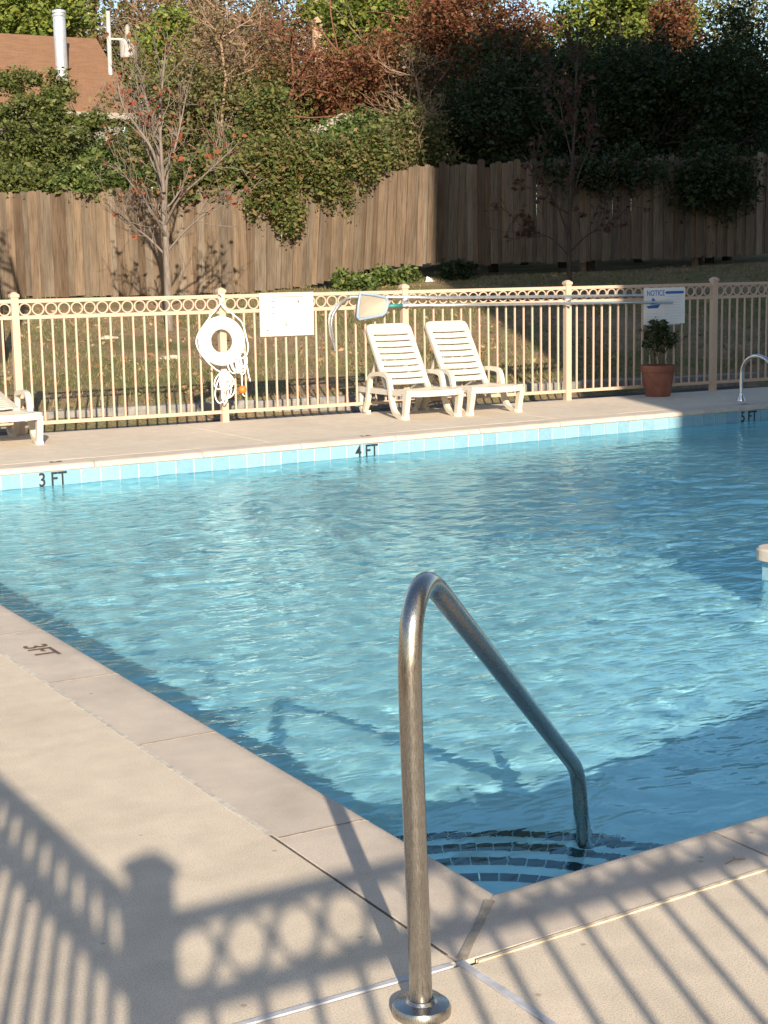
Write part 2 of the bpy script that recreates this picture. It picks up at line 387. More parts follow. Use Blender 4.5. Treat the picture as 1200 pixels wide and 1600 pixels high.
def text_mesh(s, size, m, depth=0.0008, align='LEFT'):
    cu = bpy.data.curves.new('t', 'FONT'); cu.body = s; cu.size = size; cu.extrude = depth; cu.align_x = align; cu.offset = size*0.012
    o = bpy.data.objects.new('t', cu); COL.objects.link(o)
    dg = bpy.context.evaluated_depsgraph_get(); me = bpy.data.meshes.new_from_object(o.evaluated_get(dg))
    bpy.data.objects.remove(o); bpy.data.curves.remove(cu)
    me.materials.clear(); me.materials.append(m); return me

# ------------------------------------------------------------------ the site: pool, deck, ground
PX0 = 1.86; PX1 = 13.6
def y_near(x): return 2.725+0.055*(x-PX0)
def y_far(x): return 11.05+0.0405*(x-3.25)
CW = 0.272                                     # coping width
FA = -0.0534; FD = np.array([math.cos(FA), math.sin(FA)]); F0 = np.array([4.131, 13.430]); FS = 1.929
FNV = np.array([-FD[1], FD[0]])
def fence_y(x): return F0[1]+(x-F0[0])*FD[1]/FD[0]
WATER_Z = -0.152
def floor_z(x): return float(np.interp(x, [3.2, 5.4, 12.0], [-0.66, -0.84, -1.6]))

# --- terrain: one sheet to the horizon, with a hole for the pool
WF = [(-30, 34, 1.0), (2.0, 26.8, 1.05), (7.3, 24.45, 1.09), (9.6, 23.45, 1.07), (11.0, 22.9, 1.09), (12.4, 22.8, 1.22), (12.9, 22.88, 1.36), (13.85, 22.97, 1.47), (15.0, 23.02, 1.475), (18.7, 22.6, 1.51), (21.5, 22.2, 1.59), (26, 21.6, 1.65), (60, 17, 1.7)]
_wx = [p[0] for p in WF]
def wf_y(x): return float(np.interp(x, _wx, [p[1] for p in WF]))
def wf_z(x): return float(np.interp(x, _wx, [p[2] for p in WF]))
KERB_OFF = 1.52
def ground_z(x, y):
    ky = fence_y(x)+KERB_OFF
    if y <= ky+0.02: return -0.13
    fy = wf_y(x); t = (y-ky)/(fy-ky)
    base = wf_z(x)-0.02 - 0.22*float(np.interp(x, [11.9, 12.9, 22], [0, 1, 0.6]))
    p = float(np.interp(x, [10.5, 13.5], [0.95, 0.62]))
    if t <= 1: return 0.02+(base-0.02)*(t**p)
    return base+min(1.2, 0.03*(y-fy)) + 0.008*max(0, y-fy-30)
gx = sorted(set([-400, -200, -100, -60, -40, -25, -15, -8, -4] + [round(-2+0.5*i, 2) for i in range(65)] + [1.55, 13.9] + [32, 36, 42, 50, 60, 80, 120, 200, 400]))
gy = sorted(set([-400, -200, -100, -50, -25, -12, -6, -3, 0, 2.4, 11.9] + [5, 8, 11] + [round(12.2+0.25*i, 2) for i in range(60)] + [28, 30, 33, 37, 42, 50, 60, 80, 120, 200, 400]))
V = []; idx = {}
for j, y in enumerate(gy):
    for i, x in enumerate(gx):
        idx[i, j] = len(V); V.append((x, y, ground_z(x, y)))
Fq = []
for j in range(len(gy)-1):
    for i in range(len(gx)-1):
        cx, cyy = (gx[i]+gx[i+1])/2, (gy[j]+gy[j+1])/2
        if 1.55 < cx < 13.9 and 2.4 < cyy < 11.9: continue
        Fq.append((idx[i, j], idx[i+1, j], idx[i+1, j+1], idx[i, j+1]))
ground = link('ground', big_mesh('ground', V, Fq, MAT['lawn'], True)); tag(ground, kind='structure')

# --- service path between deck and kerb
b = MB(); xs = np.linspace(-6, 30, 37)
vs = []; fs = []
for x in xs: vs += [(x, fence_y(x)-0.15, -0.118), (x, fence_y(x)+KERB_OFF, -0.112)]
for i in range(len(xs)-1): fs.append((2*i, 2*i+2, 2*i+3, 2*i+1))
path = b.add(vs, fs).build('path', MAT['asphalt']); tag(path, kind='structure')
kerb = MB()
ks = MB().box(-0.295, 0.295, 0, 0.20, -0.2, 0.055, 0.015).mesh('kerb_stone', MAT['kerb'])
kroot = empty('kerb'); tag(kroot, kind='structure')
for i in range(-8, 38):
    x = 2+0.6*i*FD[0]; p = (x, fence_y(x)+KERB_OFF-0.005)
    o = link('kerb_stone', ks, kroot, (p[0], p[1], random.uniform(-0.012, 0.012)), (random.uniform(-.02, .02), 0, FA+random.uniform(-.02, .02)))

# --- pool basin
basin = MB()
e = 0.022
def wx0(): return PX0-e
nx = 24; xs = np.linspace(PX0-e, PX1, nx)
vs = []
for x in xs: vs += [(x, y_near(x)-e, floor_z(x)), (x, y_far(x)+e, floor_z(x)), (x, y_near(x)-e, -0.04), (x, y_far(x)+e, -0.04)]
fs = []
for i in range(nx-1):
    a = 4*i; c = a+4
    fs += [(a, c, c+1, a+1), (a+2, c+2, c, a), (a+1, c+1, c+3, a+3)]
fs += [(0, 1, 3, 2), (4*(nx-1), 4*(nx-1)+2, 4*(nx-1)+3, 4*(nx-1)+1)]
basin_me = bpy.data.meshes.new('pool_basin'); basin_me.from_pydata(vs, [], fs); basin_me.update(); basin_me.materials.append(MAT['plaster'])
pool = link('pool_basin', basin_me); tag(pool, kind='structure'); pool.cycles.is_caustics_receiver = True
# waterline tiles: white grout bed just proud of the plaster, one object per tile
def grout(p0, p1, nrm, z0, z1):
    p0 = np.array(p0); p1 = np.array(p1); n = np.array(nrm)*0.004
    q = [(*(p0+n), z0), (*(p1+n), z0), (*(p1+n), z1), (*(p0+n), z1)]
    g = MB().add(q, [(0, 1, 2, 3)]).build('grout_bed', MAT['grout'], pool); g.cycles.is_caustics_receiver = True
TS = 0.155; TT = -0.045; TB = TT-0.153
tile_me = MB().box(-TS/2+0.005, TS/2-0.005, -0.006, 0.0, -0.0735, 0.0735).mesh('tile', MAT['tile'])
def tile_row(p0, p1, rz, nrm):
    p0 = np.array(p0, float); p1 = np.array(p1, float); L = np.linalg.norm(p1-p0); k = int(L/TS)
    grout(p0, p1, nrm, TB-0.004, TT+0.003)
    for i in range(k):
        p = p0+(p1-p0)*((i+0.5)*TS/L)+np.array(nrm)*0.005
        t = link('tile', tile_me, pool, (p[0], p[1], (TT+TB)/2), (random.uniform(-.006, .006), 0, rz+random.uniform(-.012, .012)))
        t.cycles.is_caustics_receiver = True
fa = math.atan(0.0405)
tile_row((PX0-e, y_far(PX0)+e), (PX1, y_far(PX1)+e), fa, (0.04, -1.0))
tile_row((PX0-e, y_far(PX0)+e), (PX0-e, y_near(PX0)-e), math.pi/2, (1.0, 0.0))
na = math.atan(0.055)
tile_row((PX0-e, y_near(PX0)-e), (9.0, y_near(9.0)-e), na+math.pi, (-0.055, 1.0))
# depth markings on the far tile band
def wall_text(s, x0, size):
    y = y_far(x0)+e-0.0145
    o = link('depth_marking', text_mesh(s, size, MAT['black_ink']), pool, (x0, y, TT-0.106), (R(90), 0, fa)); o.scale = (0.85, 1, 1); return o
wall_text('3 FT', 3.515, 0.142); wall_text('4 FT', 6.255, 0.142); wall_text('5 FT', 10.70, 0.142)

# corner entry steps with navy nosing tiles
CXY = (PX0-e+0.004, y_near(PX0)-e+0.004)
for k, (r, dz) in enumerate([(0.525, 0.04), (0.78, 0.19), (1.025, 0.34), (1.26, 0.48)]):
    z = WATER_Z-dz; n = 20
    arc = [(CXY[0]+r*math.cos(a), CXY[1]+r*math.sin(a)) for a in np.linspace(0.055, math.pi/2, n)]
    st = MB().prism([CXY]+arc, floor_z(2.0)-0.02, z).build('step', MAT['plaster'], pool); st.cycles.is_caustics_receiver = True
    tl = 0.052; m = int(r*(math.pi/2-0.055)/tl); 
    ang = tl/r-0.004/r
    r0, r1 = r-0.046, r+0.004
    tm = MB().prism([(r0*math.cos(-ang/2), r0*math.sin(-ang/2)), (r1*math.cos(-ang/2), r1*math.sin(-ang/2)), (r1*math.cos(ang/2), r1*math.sin(ang/2)), (r0*math.cos(ang/2), r0*math.sin(ang/2))], -0.045, 0.004).mesh('nosing_tile', MAT['navy'])
    for i in range(m):
        a = 0.055+(i+0.5)*tl/r
        t = link('nosing_tile', tm, st, (CXY[0], CXY[1], z), (0, 0, a)); t.cycles.is_caustics_receiver = True

# --- water surface
def waves(X, Y):
    rg = np.random.default_rng(3); Z = np.zeros_like(X)
    tot = 0
    for i in range(40):
        lam = 0.11*(4.5**rg.random()); k = 2*math.pi/lam
        th = rg.normal(R(70), 0.85); ph = rg.random()*6.283
        slope = 0.0105
        Z += slope/k*np.sin(k*(X*math.cos(th)+Y*math.sin(th))+ph)
    calm = np.clip((np.hypot(X-PX0, Y-2.72)-0.3)/0.9, 0.12, 1)
    gust = 0.75+0.35*np.sin(X*0.7+Y*0.4)+0.2*np.sin(Y*1.1-X*0.35+1)
    return Z*calm*np.clip(gust, 0.45, 1.3)
dx = 0.0175
xs = np.arange(PX0-0.03, PX1+0.03, dx); ys = np.arange(2.66, 11.52, dx)
X, Y = np.meshgrid(xs, ys); Z = WATER_Z+waves(X, Y)
nxw, nyw = len(xs), len(ys); I = np.arange(nxw*nyw).reshape(nyw, nxw)
Fq = np.stack([I[:-1, :-1], I[:-1, 1:], I[1:, 1:], I[1:, :-1]], -1).reshape(-1, 4)
VV = np.stack([X, Y, Z], -1).reshape(-1, 3)
fc = VV[Fq].mean(1); keep = (fc[:, 1] > 2.725+0.055*(fc[:, 0]-PX0)-0.06) & (fc[:, 1] < 11.05+0.0405*(fc[:, 0]-3.25)+0.06)
water = link('water', big_mesh('water', VV, Fq[keep], MAT['water'], True)); tag(water, kind='structure')
water.cycles.is_caustics_caster = True

# --- deck
base = MB()
deck = empty('pool_deck'); tag(deck, kind='structure')
def slab(poly, m='deck', z=0.0, name='slab'):
    return MB().prism(poly, -0.16, z, 0.004).build(name, MAT[m], deck)
G = 0.005
OX = PX0-CW                                     # outer line of the left coping
def yn_o(x): return y_near(x)-CW
def yf_o(x): return y_far(x)+CW
XL = -0.55; YB = -0.55
# left deck, two bays, corner slab, near deck bays
slab([(XL, 2.452+G), (OX-G, 2.452+G), (OX-G, 5.8-G), (XL, 5.8-G)])
slab([(XL, 5.8+G), (OX-G, 5.8+G), (OX-G, 9.0-G), (XL, 9.0-G)])
slab([(XL, 9.0+G), (OX-G, 9.0+G), (OX-G, yf_o(OX)+0.2), (XL, yf_o(OX)+0.2)])
slab([(XL, YB), (OX-0.008, YB), (OX-0.008, 2.452-0.008), (XL, 2.452-0.008)])
for a, c in ((OX+0.008, 5.1), (5.1+2*G, 9.0), (9.0+2*G, 13.5), (13.5+2*G, 18)):
    slab([(a, YB), (c, YB), (c, yn_o(c)-G), (a, yn_o(a)-G)])
fx = [-0.55, 2.6, 5.6, 8.6, 11.6, 14.6, 18.0]
for a, c in zip(fx[:-1], fx[1:]):
    def yl(x): return yf_o(x)+G if x > OX else yf_o(OX)+0.2+2*G
    poly = [(a+G, yl(a+G)), (c-G, yl(c-G)), (c-G, fence_y(c)+0.06), (a+G, fence_y(a)+0.06)]
    if a < OX < c: poly = [(a+G, yf_o(OX)+0.2+2*G), (OX, yf_o(OX)+0.2+2*G), (OX+0.01, yf_o(OX)+G), (c-G, yf_o(c)+G), (c-G, fence_y(c)+0.06), (a+G, fence_y(a)+0.06)]
    slab(poly)
slab([(PX1+CW+G, y_near(PX1)-CW+G), (18, y_near(18)-CW+G), (18, yf_o(18)-G), (PX1+CW+G, yf_o(PX1)-G)])
# joint fillers (each 6 mm below or 3 mm proud, as in the photo)
def strip(name, m, p0, p1, w, z0, z1):
    p0 = np.array(p0); p1 = np.array(p1); d = (p1-p0)/np.linalg.norm(p1-p0); n = np.array([-d[1], d[0]])*w/2
    pts = []; K = max(2, int(np.linalg.norm(p1-p0)/0.06))
    L = []; Rr = []
    for i in range(K+1):
        c = p0+(p1-p0)*i/K; j = random.uniform(0.75, 1.2)
        L.append(tuple(c+n*j)); Rr.append(tuple(c-n*j))
    vs = [(*q, z) for z in (z0, z1) for q in L+Rr]; m2 = 2*(K+1); fs = []
    for i in range(K):
        fs += [(m2+i, m2+i+1, m2+K+1+i+1, m2+K+1+i), (i, i+1, m2+i+1, m2+i), (K+1+i, K+1+i+1, m2+K+1+i+1, m2+K+1+i)]
    return MB().add(vs, fs).build(name, MAT[m], deck)
strip('joint_sealant', 'joint', (OX, 2.455), (OX, YB+0.02), 0.016, -0.08, 0.003)
strip('joint_sealant', 'joint', (OX-0.02, 2.452), (XL+0.02, 2.452), 0.015, -0.08, 0.0025)
strip('joint_mortar', 'joint_tan', (OX+0.03, yn_o(OX+0.03)-0.002), (7.5, yn_o(7.5)-0.002), 0.010, -0.08, 0.003)
strip('joint_gap', 'joint_dark', (OX-0.002, 2.5), (OX-0.002, 3.3), 0.005, -0.12, -0.001)
strip('joint_mortar', 'joint_pale', (OX-0.003, 3.3), (OX-0.003, 9.5), 0.016, -0.12, 0.0015)

# coping stones
def coping(a_in, b_in, a_out, b_out, gap=0.003, m='coping', zt=0.0):
    prof = [(0.0, -0.12), (0.0, -0.003), (0.012, 0.0), (0.80, 0.0), (0.90, -0.002), (0.95, -0.007), (0.985, -0.017), (1.0, -0.028), (0.99, -0.04), (0.955, -0.048), (0.86, -0.05), (0.80, -0.05), (0.80, -0.12)]
    a_in, b_in, a_out, b_out = map(np.array, (a_in, b_in, a_out, b_out))
    d = (b_in-a_in)/np.linalg.norm(b_in-a_in)*gap
    vs = []; K = 8
    for i in range(K+1):
        f = i/K; pi = (a_in+d)*(1-f)+(b_in-d)*f; po = (a_out+d)*(1-f)+(b_out-d)*f
        for t, z in prof: q = po*(1-t)+pi*t; vs.append((q[0], q[1], z+zt))
    k = len(prof); fs = [tuple(range(k)), tuple(K*k+j for j in range(k-1, -1, -1))]
    for i in range(K):
        for j in range(k): fs.append((i*k+j, i*k+(j+1) % k, (i+1)*k+(j+1) % k, (i+1)*k+j))
    o = MB().add(vs, fs).build('coping_stone', MAT[m], deck, angle=35)
    return o
# left run
ycuts = [y_near(PX0), 3.27, 4.179, 5.016, 5.831, 6.70, 7.55, 8.42, 9.28, 10.15, y_far(PX0)]
for i in range(len(ycuts)-1):
    a, c = ycuts[i], ycuts[i+1]; ao = a-CW if i == 0 else a; co = c+CW if i == len(ycuts)-2 else c
    coping((PX0, a), (PX0, c), (OX, ao), (OX, co), 0.0008, zt=random.uniform(-0.0006, 0.0006))
    if i: strip('joint_line', 'joint_thin', (OX+0.004, a), (PX0-0.03, a), 0.006, -0.02, 0.0016)
# near run
xcuts = [PX0, 2.50, 3.40, 4.30, 5.2, 6.1, 7.0, 7.9, 8.8, 9.7, 10.6, 11.5, 12.4, PX1]
for i in range(len(xcuts)-1):
    a, c = xcuts[i], xcuts[i+1]; ao = a-CW if i == 0 else a
    coping((a, y_near(a)), (c, y_near(c)), (ao, yn_o(ao) if i else y_near(PX0)-CW), (c, yn_o(c)), 0.0008, zt=random.uniform(-0.0006, 0.0006))
    if i: strip('joint_line', 'joint_thin', (a, yn_o(a)+0.004), (a, y_near(a)-0.03), 0.006, -0.02, 0.0016)
strip('mitre_joint', 'joint_mitre', (OX+0.012, y_near(PX0)-CW+0.012), (PX0-0.05, y_near(PX0)-0.05), 0.020, -0.05, 0.0022)
# far run
xcuts = [PX0, 2.18, 3.07, 3.958, 4.856, 5.74, 6.654, 7.532, 8.43, 9.33, 10.22, 11.12, 12.0, 12.9, PX1]
for i in range(len(xcuts)-1):
    a, c = xcuts[i], xcuts[i+1]; ao = a-CW if i == 0 else a
    coping((a, y_far(a)), (c, y_far(c)), (ao, yf_o(ao) if i else y_far(PX0)+CW), (c, yf_o(c)), 0.004, zt=random.uniform(-0.001, 0.001))
# right end run (outside the picture)
coping((PX1, y_near(PX1)), (PX1, y_far(PX1)), (PX1+CW, y_near(PX1)-CW), (PX1+CW, y_far(PX1)+CW))
# depth marking painted on the left coping, and worn ones on the far coping
o = link('depth_marking', text_mesh('3FT', 0.125, MAT['worn_ink'], 0.0006), deck, (1.678, 5.585, 0.0026), (0, 0, R(-90)))
for x in (3.56, 6.30, 10.75):
    link('depth_marking', text_mesh('FT', 0.10, MAT['worn_ink'], 0.0006), deck, (x+0.2, yf_o(x)-0.05, 0.0026), (0, 0, R(180)+fa))

# peninsula reaching into the pool from the right
pen = empty('pool_peninsula'); tag(pen, kind='structure')
PXL, PYF = 5.30, 5.565
def corner_poly(x0, y1, r, n=8):
    return [(x0, 2.6)] + [(PX1+0.1, 2.6), (PX1+0.1, y1)] + [(x0+r-r*math.sin(a), y1-r+r*math.cos(a)) for a in np.linspace(0, math.pi/2, n)]
top = MB().prism(corner_poly(PXL, PYF, 0.10), -0.052, 0.006, 0.010).build('coping_slab', MAT['coping'], pen)
core = MB().prism(corner_poly(PXL+0.05, PYF-0.05, 0.03), -1.75, -0.05).build('wall_core', MAT['plaster'], pen); core.cycles.is_caustics_receiver = True
for i in range(17):
    t = link('tile', tile_me, pen, (PXL+0.046, PYF-0.135-TS*i, (TT+TB)/2), (0, 0, -math.pi/2)); t.cycles.is_caustics_receiver = True
for i in range(45):
    t = link('tile', tile_me, pen, (PXL+0.14+TS*i, PYF-0.046, (TT+TB)/2), (0, 0, math.pi)); t.cycles.is_caustics_receiver = True

# ------------------------------------------------------------------ ornamental metal fence
PW = 0.0635
post_me = MB().box(-PW/2, PW/2, -PW/2, PW/2, -0.12, 1.222).mesh('post', MAT['fence'])
def cap_mesh():
    b = MB(); w = PW/2+0.008
    b.box(-w, w, -w, w, 1.205, 1.228, 0.0)
    b.add([(-w, -w, 1.228), (w, -w, 1.228), (w, w, 1.228), (-w, w, 1.228), (-.012, -.012, 1.25), (.012, -.012, 1.25), (.012, .012, 1.25), (-.012, .012, 1.25)],
          [(0, 1, 5, 4), (1, 2, 6, 5), (2, 3, 7, 6), (3, 0, 4, 7), (4, 5, 6, 7)])
    return b.mesh('cap', MAT['fence'])
cap_me = cap_mesh()
PL = FS-PW
rail_me = MB().box(0, PL, -0.014, 0.014, -0.016, 0.016, 0.003).mesh('rail', MAT['fence'])
picket_me = MB().box(-0.008, 0.008, -0.008, 0.008, 0.096, 1.03).mesh('picket', MAT['fence'])
def ring_mesh():
    n = 24; prof = [(0.0555, -0.009), (0.0555, 0.009), (0.0450, 0.009), (0.0450, -0.009)]
    vs = [(r*math.cos(2*math.pi*j/n), y, r*math.sin(2*math.pi*j/n)) for j in range(n) for r, y in prof]
    fs = [(4*j+k, 4*j+(k+1) % 4, 4*((j+1) % n)+(k+1) % 4, 4*((j+1) % n)+k) for j in range(n) for k in range(4)]
    return MB().add(vs, fs).mesh('ring', MAT['fence'], angle=50)
ring_me = ring_mesh()
def metal_fence(name, label, origin, rz, i0, i1, end_post=True, tall=0.0, skip0=False):
    root = empty(name, (origin[0], origin[1], 0), rz); tag(root, label, 'fence', 'beige metal pool fences')
    for i in range(i0, i1+1):
        if i == i1 and not end_post: break
        if skip0 and i == 0: continue
        p = link('post', post_me, root, (FS*i, 0, 0)); cp = link('cap', cap_me, p)
        if tall and i == 0: p.scale = (1.28, 1.28, tall)
    for i in range(i0, i1):
        x = FS*i+PW/2
        for z in (1.170, 1.029, 0.096): link('rail', rail_me, root, (x, 0, z))
        for k in range(16): link('ring', ring_me, root, (x+PL*(k+0.5)/16, 0, 1.0995), (0, 0, 0))
        for k in range(17): link('picket', picket_me, root, (x+PL*(k+0.8)/17.6, 0, 0))
    return root
metal_fence('metal_fence', 'beige metal fence with ring frieze behind the loungers', F0, FA, -2, 7)
NC = (-0.065, -0.105)                                       # corner post beside the camera
metal_fence('metal_fence', 'beige metal fence casting picket and ring shadows on the near deck', NC, 0.0, 0, 4, True, 1.055)
metal_fence('metal_fence', 'beige metal fence along the left deck casting slanted shadows', (NC[0], NC[1]), R(90), 0, 6, True, 0.0, True)


# ------------------------------------------------------------------ handrail in the foreground
def smooth_path(pts, n=6):
    P = [np.array(p, float) for p in pts]; P = [2*P[0]-P[1]]+P+[2*P[-1]-P[-2]]; out = []
    for i in range(1, len(P)-2):
        for k in range(n):
            t = k/n; a, b_, c, d = P[i-1], P[i], P[i+1], P[i+2]
            out.append(0.5*((2*b_)+(-a+c)*t+(2*a-5*b_+4*c-d)*t*t+(-a+3*b_-3*c+d)*t**3))
    out.append(P[-2]); return out
RB = np.array([1.411, 2.314, 0.0]); RD = np.array([2.619-1.411, 3.384-2.314, 0.0]); RLEN = np.linalg.norm(RD); RD = RD/RLEN
rail_pts = [(0.0, 0.0), (-0.010, 0.16), (-0.024, 0.36), (-0.036, 0.54), (-0.040, 0.64), (-0.036, 0.70), (-0.022, 0.752), (0.012, 0.788), (0.058, 0.801), (0.105, 0.790), (0.155, 0.765), (0.22, 0.7277),
            (0.34, 0.659), (0.60, 0.510), (0.90, 0.338), (1.20, 0.166), (1.37, 0.0685), (1.44, 0.027), (1.49, -0.015), (1.525, -0.07), (1.548, -0.14), (1.570, -0.22), (1.595, -0.32), (1.615, -0.46)]
path3 = smooth_path([RB+RD*t+np.array([0, 0, z]) for t, z in rail_pts], 5)
hr = empty('handrail', tuple(RB)); tag(hr, 'brushed steel grab rail curving from the deck down into the pool corner', 'handrail')
pipe = MB().tube([p-RB for p in path3], 0.0212, 28).build('pipe', MAT['steel'], hr, smooth=True); pipe.cycles.is_caustics_receiver = True
MB().lathe([(0.0, 0.0), (0.055, 0.0), (0.0555, 0.012), (0.052, 0.019), (0.030, 0.024), (0.026, 0.030), (0.0225, 0.031)], (0, 0, 0), 36).build('flange', MAT['steel'], hr, angle=40)

# ladder at the far side
ld = empty('pool_ladder', (11.17, 11.86, 0)); tag(ld, 'shiny arched ladder rail on the far deck by the 5 FT mark', 'ladder')
for dxl in (0.0, 0.50):
    pts = [(dxl, 0, 0), (dxl, 0, 0.2), (dxl, -0.01, 0.33), (dxl, -0.08, 0.425), (dxl, -0.20, 0.465), (dxl, -0.33, 0.445), (dxl, -0.45, 0.36), (dxl, -0.58, 0.20), (dxl, -0.68, 0.03), (dxl, -0.72, -0.15), (dxl, -0.72, -1.0)]
    lr = MB().tube(smooth_path(pts, 4), 0.019, 14).build('side_rail', MAT['chrome'], ld, smooth=True); lr.cycles.is_caustics_receiver = True
    fl = MB().lathe([(0.0, 0.0), (0.045, 0.0), (0.043, 0.014), (0.024, 0.05), (0.020, 0.075)], (dxl, 0, 0), 18).build('flange', MAT['chrome'], ld, angle=40)
for z in (-0.35, -0.65, -0.95):
    t = MB().box(0.0, 0.5, -0.77, -0.68, z-0.015, z+0.015).build('tread', MAT['lounger'], ld); t.cycles.is_caustics_receiver = True

# ------------------------------------------------------------------ loungers
W = 0.60
def curve_slat(w, d, h, sag):
    vs = []; K = 8
    for i in range(K+1):
        f = i/K*2-1; x = f*w/2; z = -sag*(1-f*f)
        vs += [(x, -d/2, z), (x, d/2, z), (x, d/2, z+h), (x, -d/2, z+h)]
    fs = [(0, 1, 2, 3), (4*K, 4*K+3, 4*K+2, 4*K+1)]
    for i in range(K):
        for j in range(4): fs.append((4*i+j, 4*i+4+j, 4*i+4+(j+1) % 4, 4*i+(j+1) % 4))
    return MB().add(vs, fs).mesh('slat', MAT['lounger'], angle=40)
slat_me = curve_slat(0.40, 0.053, 0.014, 0.008)
head_me = curve_slat(0.40, 0.085, 0.016, 0.008)
def arm_mesh(sx):
    x = sx*(W/2-0.01)
    # loop: rear leg foot -> up -> armrest -> down the front -> skid -> front post
    b = MB()
    arc = smooth_path([(x, 0.40, 0.03), (x, 0.335, 0.14), (x, 0.30, 0.26), (x, 0.285, 0.34), (x, 0.24, 0.385), (x, 0.10, 0.405), (x, -0.03, 0.40), (x, -0.09, 0.37), (x, -0.12, 0.29), (x, -0.145, 0.17), (x, -0.20, 0.07), (x, -0.29, 0.025), (x, -0.40, 0.02)], 5)
    b.bar(arc, 0.045, [0.040]*len(arc), (1, 0, 0))
    return b
def make_lounger(name, label, loc, rz, recline=56):
    root = empty(name, loc, rz); tag(root, label, 'sun lounger', 'cream plastic loungers on the far deck')
    for sx in (-1, 1):
        arm_mesh(sx).build('armrest', MAT['lounger'], root, angle=40)
        x = sx*(W/2-0.015)
        lg = MB().bar([(x, -0.395, 0.0), (x, -0.405, 0.06), (x, -0.425, 0.16), (x, -0.43, 0.245)], 0.05, [0.05, 0.05, 0.062, 0.085], (1, 0, 0)).build('leg', MAT['lounger'], root, angle=40)
        MB().box(x-0.028, x+0.028, -0.425, -0.37, 0.0, 0.03, 0.004).build('foot', MAT['foot'], lg)
        rl = smooth_path([(x*0.93, 0.52, 0.235), (x*0.93, 0.525, 0.10), (x*0.93, 0.49, 0.03), (x*0.93, 0.43, 0.012), (x*0.93, 0.37, 0.015)], 4)
        MB().bar(rl, 0.045, 0.04, (1, 0, 0)).build('leg', MAT['lounger'], root, angle=40)
    # seat frame and seat slats
    fr = MB()
    for sx in (-1, 1):
        x = sx*(W/2-0.03); fr.bar([(x, -0.46, 0.248), (x, -0.20, 0.238), (x, 0.1, 0.236), (x, 0.54, 0.236)], 0.055, 0.05, (1, 0, 0))
    fr.bar([(-W/2+0.03, -0.455, 0.243), (-W/4, -0.468, 0.239), (0, -0.472, 0.238), (W/4, -0.468, 0.239), (W/2-0.03, -0.455, 0.243)], 0.05, 0.055, (0, 1, 0))
    fr.bar([(-W/2+0.03, 0.52, 0.236), (W/2-0.03, 0.52, 0.236)], 0.045, 0.045, (0, 1, 0))
    seat = fr.build('seat', MAT['lounger'], root, angle=40)
    y = -0.405
    for k in range(7):
        s = link('slat', slat_me, seat, (0, y, 0.243)); s.scale = (1.27, 1.05, 1); y += 0.073
    # reclined back
    hy, hz = 0.055, 0.262; an = R(recline); ca, sa = math.cos(an), math.sin(an); BL = 0.70
    def bp(x, s, o=0.0): return (x, hy+ca*s-sa*o, hz+sa*s+ca*o)
    nb_ = (0, -sa, ca)
    bk = MB().bar([bp(-0.222, -0.01), bp(-0.222, 0.3), bp(-0.221, BL-0.035), bp(-0.213, BL-0.014), bp(-0.192, BL-0.007), bp(0, BL-0.006), bp(0.192, BL-0.007), bp(0.213, BL-0.014), bp(0.221, BL-0.035), bp(0.222, 0.3), bp(0.222, -0.01)], 0.032, 0.05, nb_)
    back = bk.build('backrest', MAT['lounger'], root, angle=40)
    s_ = 0.035
    for k in range(9):
        me, d = (slat_me, 0.058)
        s = link('slat', me, back, bp(0, s_+d/2, 0.001), (an, 0, 0)); s_ += 0.0705
    s = link('slat', head_me, back, bp(0, BL-0.048, 0.001), (an, 0, 0)); s.scale = (1.02, 1.1, 1)
    # prop behind the back
    for sx in (-1, 1):
        if recline > 20: MB().bar([bp(sx*0.20, 0.38, -0.03), (sx*0.20, 0.47, 0.25)], 0.025, 0.018, (1, 0, 0)).build('prop', MAT['lounger'], root)
    return root
make_lounger('sun_lounger', 'cream slatted lounger below the skimmer net, left of the pair', (7.765, 12.765, 0), R(-2))
make_lounger('sun_lounger', 'cream slatted lounger right of the pair, nearer the potted shrub', (8.435, 12.735, 0), R(1), 57)
make_lounger('sun_lounger', 'cream plastic lounger cut off by the left edge of the picture', (3.745, 12.955, 0), R(-3), 9)

# ------------------------------------------------------------------ things hanging on the far fence
def on_fence(s, off, z):       # s metres along the fence from the first visible post, off metres towards the pool
    p = F0+FD*s-FNV*off; return (p[0], p[1], z)
def fence_s(px, py, off):
    # parameter along the fence plane for a photograph pixel
    d = FW+(px-600)/F_PX*RT-(py-800)/F_PX*UP
    o = F0-FNV*off; t = ((o-CAM[:2])@FNV)/(d[:2]@FNV); P = CAM+d*t
    return float((P[:2]-F0)@FD), float(P[2])
# life ring
s, z = fence_s(346, 533, 0.10)
lb = empty('life_ring', on_fence(s, 0.105, z), FA); tag(lb, 'white ring buoy with rope hanging on a fence post', 'life ring')
def ring_torus():
    n, m = 40, 16; vs = []; Rm, rr, rd = 0.168, 0.062, 0.052
    for i in range(n):
        a = 2*math.pi*i/n
        for j in range(m):
            t = 2*math.pi*j/m; r = Rm+rr*math.cos(t); vs.append((r*math.cos(a), rd*math.sin(t), r*math.sin(a)))
    fs = [(i*m+j, i*m+(j+1) % m, ((i+1) % n)*m+(j+1) % m, ((i+1) % n)*m+j) for i in range(n) for j in range(m)]
    return MB().add(vs, fs)
body = ring_torus().build('buoy', MAT['buoy'], lb, smooth=True); body.rotation_euler = (R(-4), 0, 0)
RP = 0.0065
def rope(pts, name='rope', n=5, r=RP): return MB().tube(smooth_path(pts, n), r, 7).build(name, MAT['rope'], lb, smooth=True)
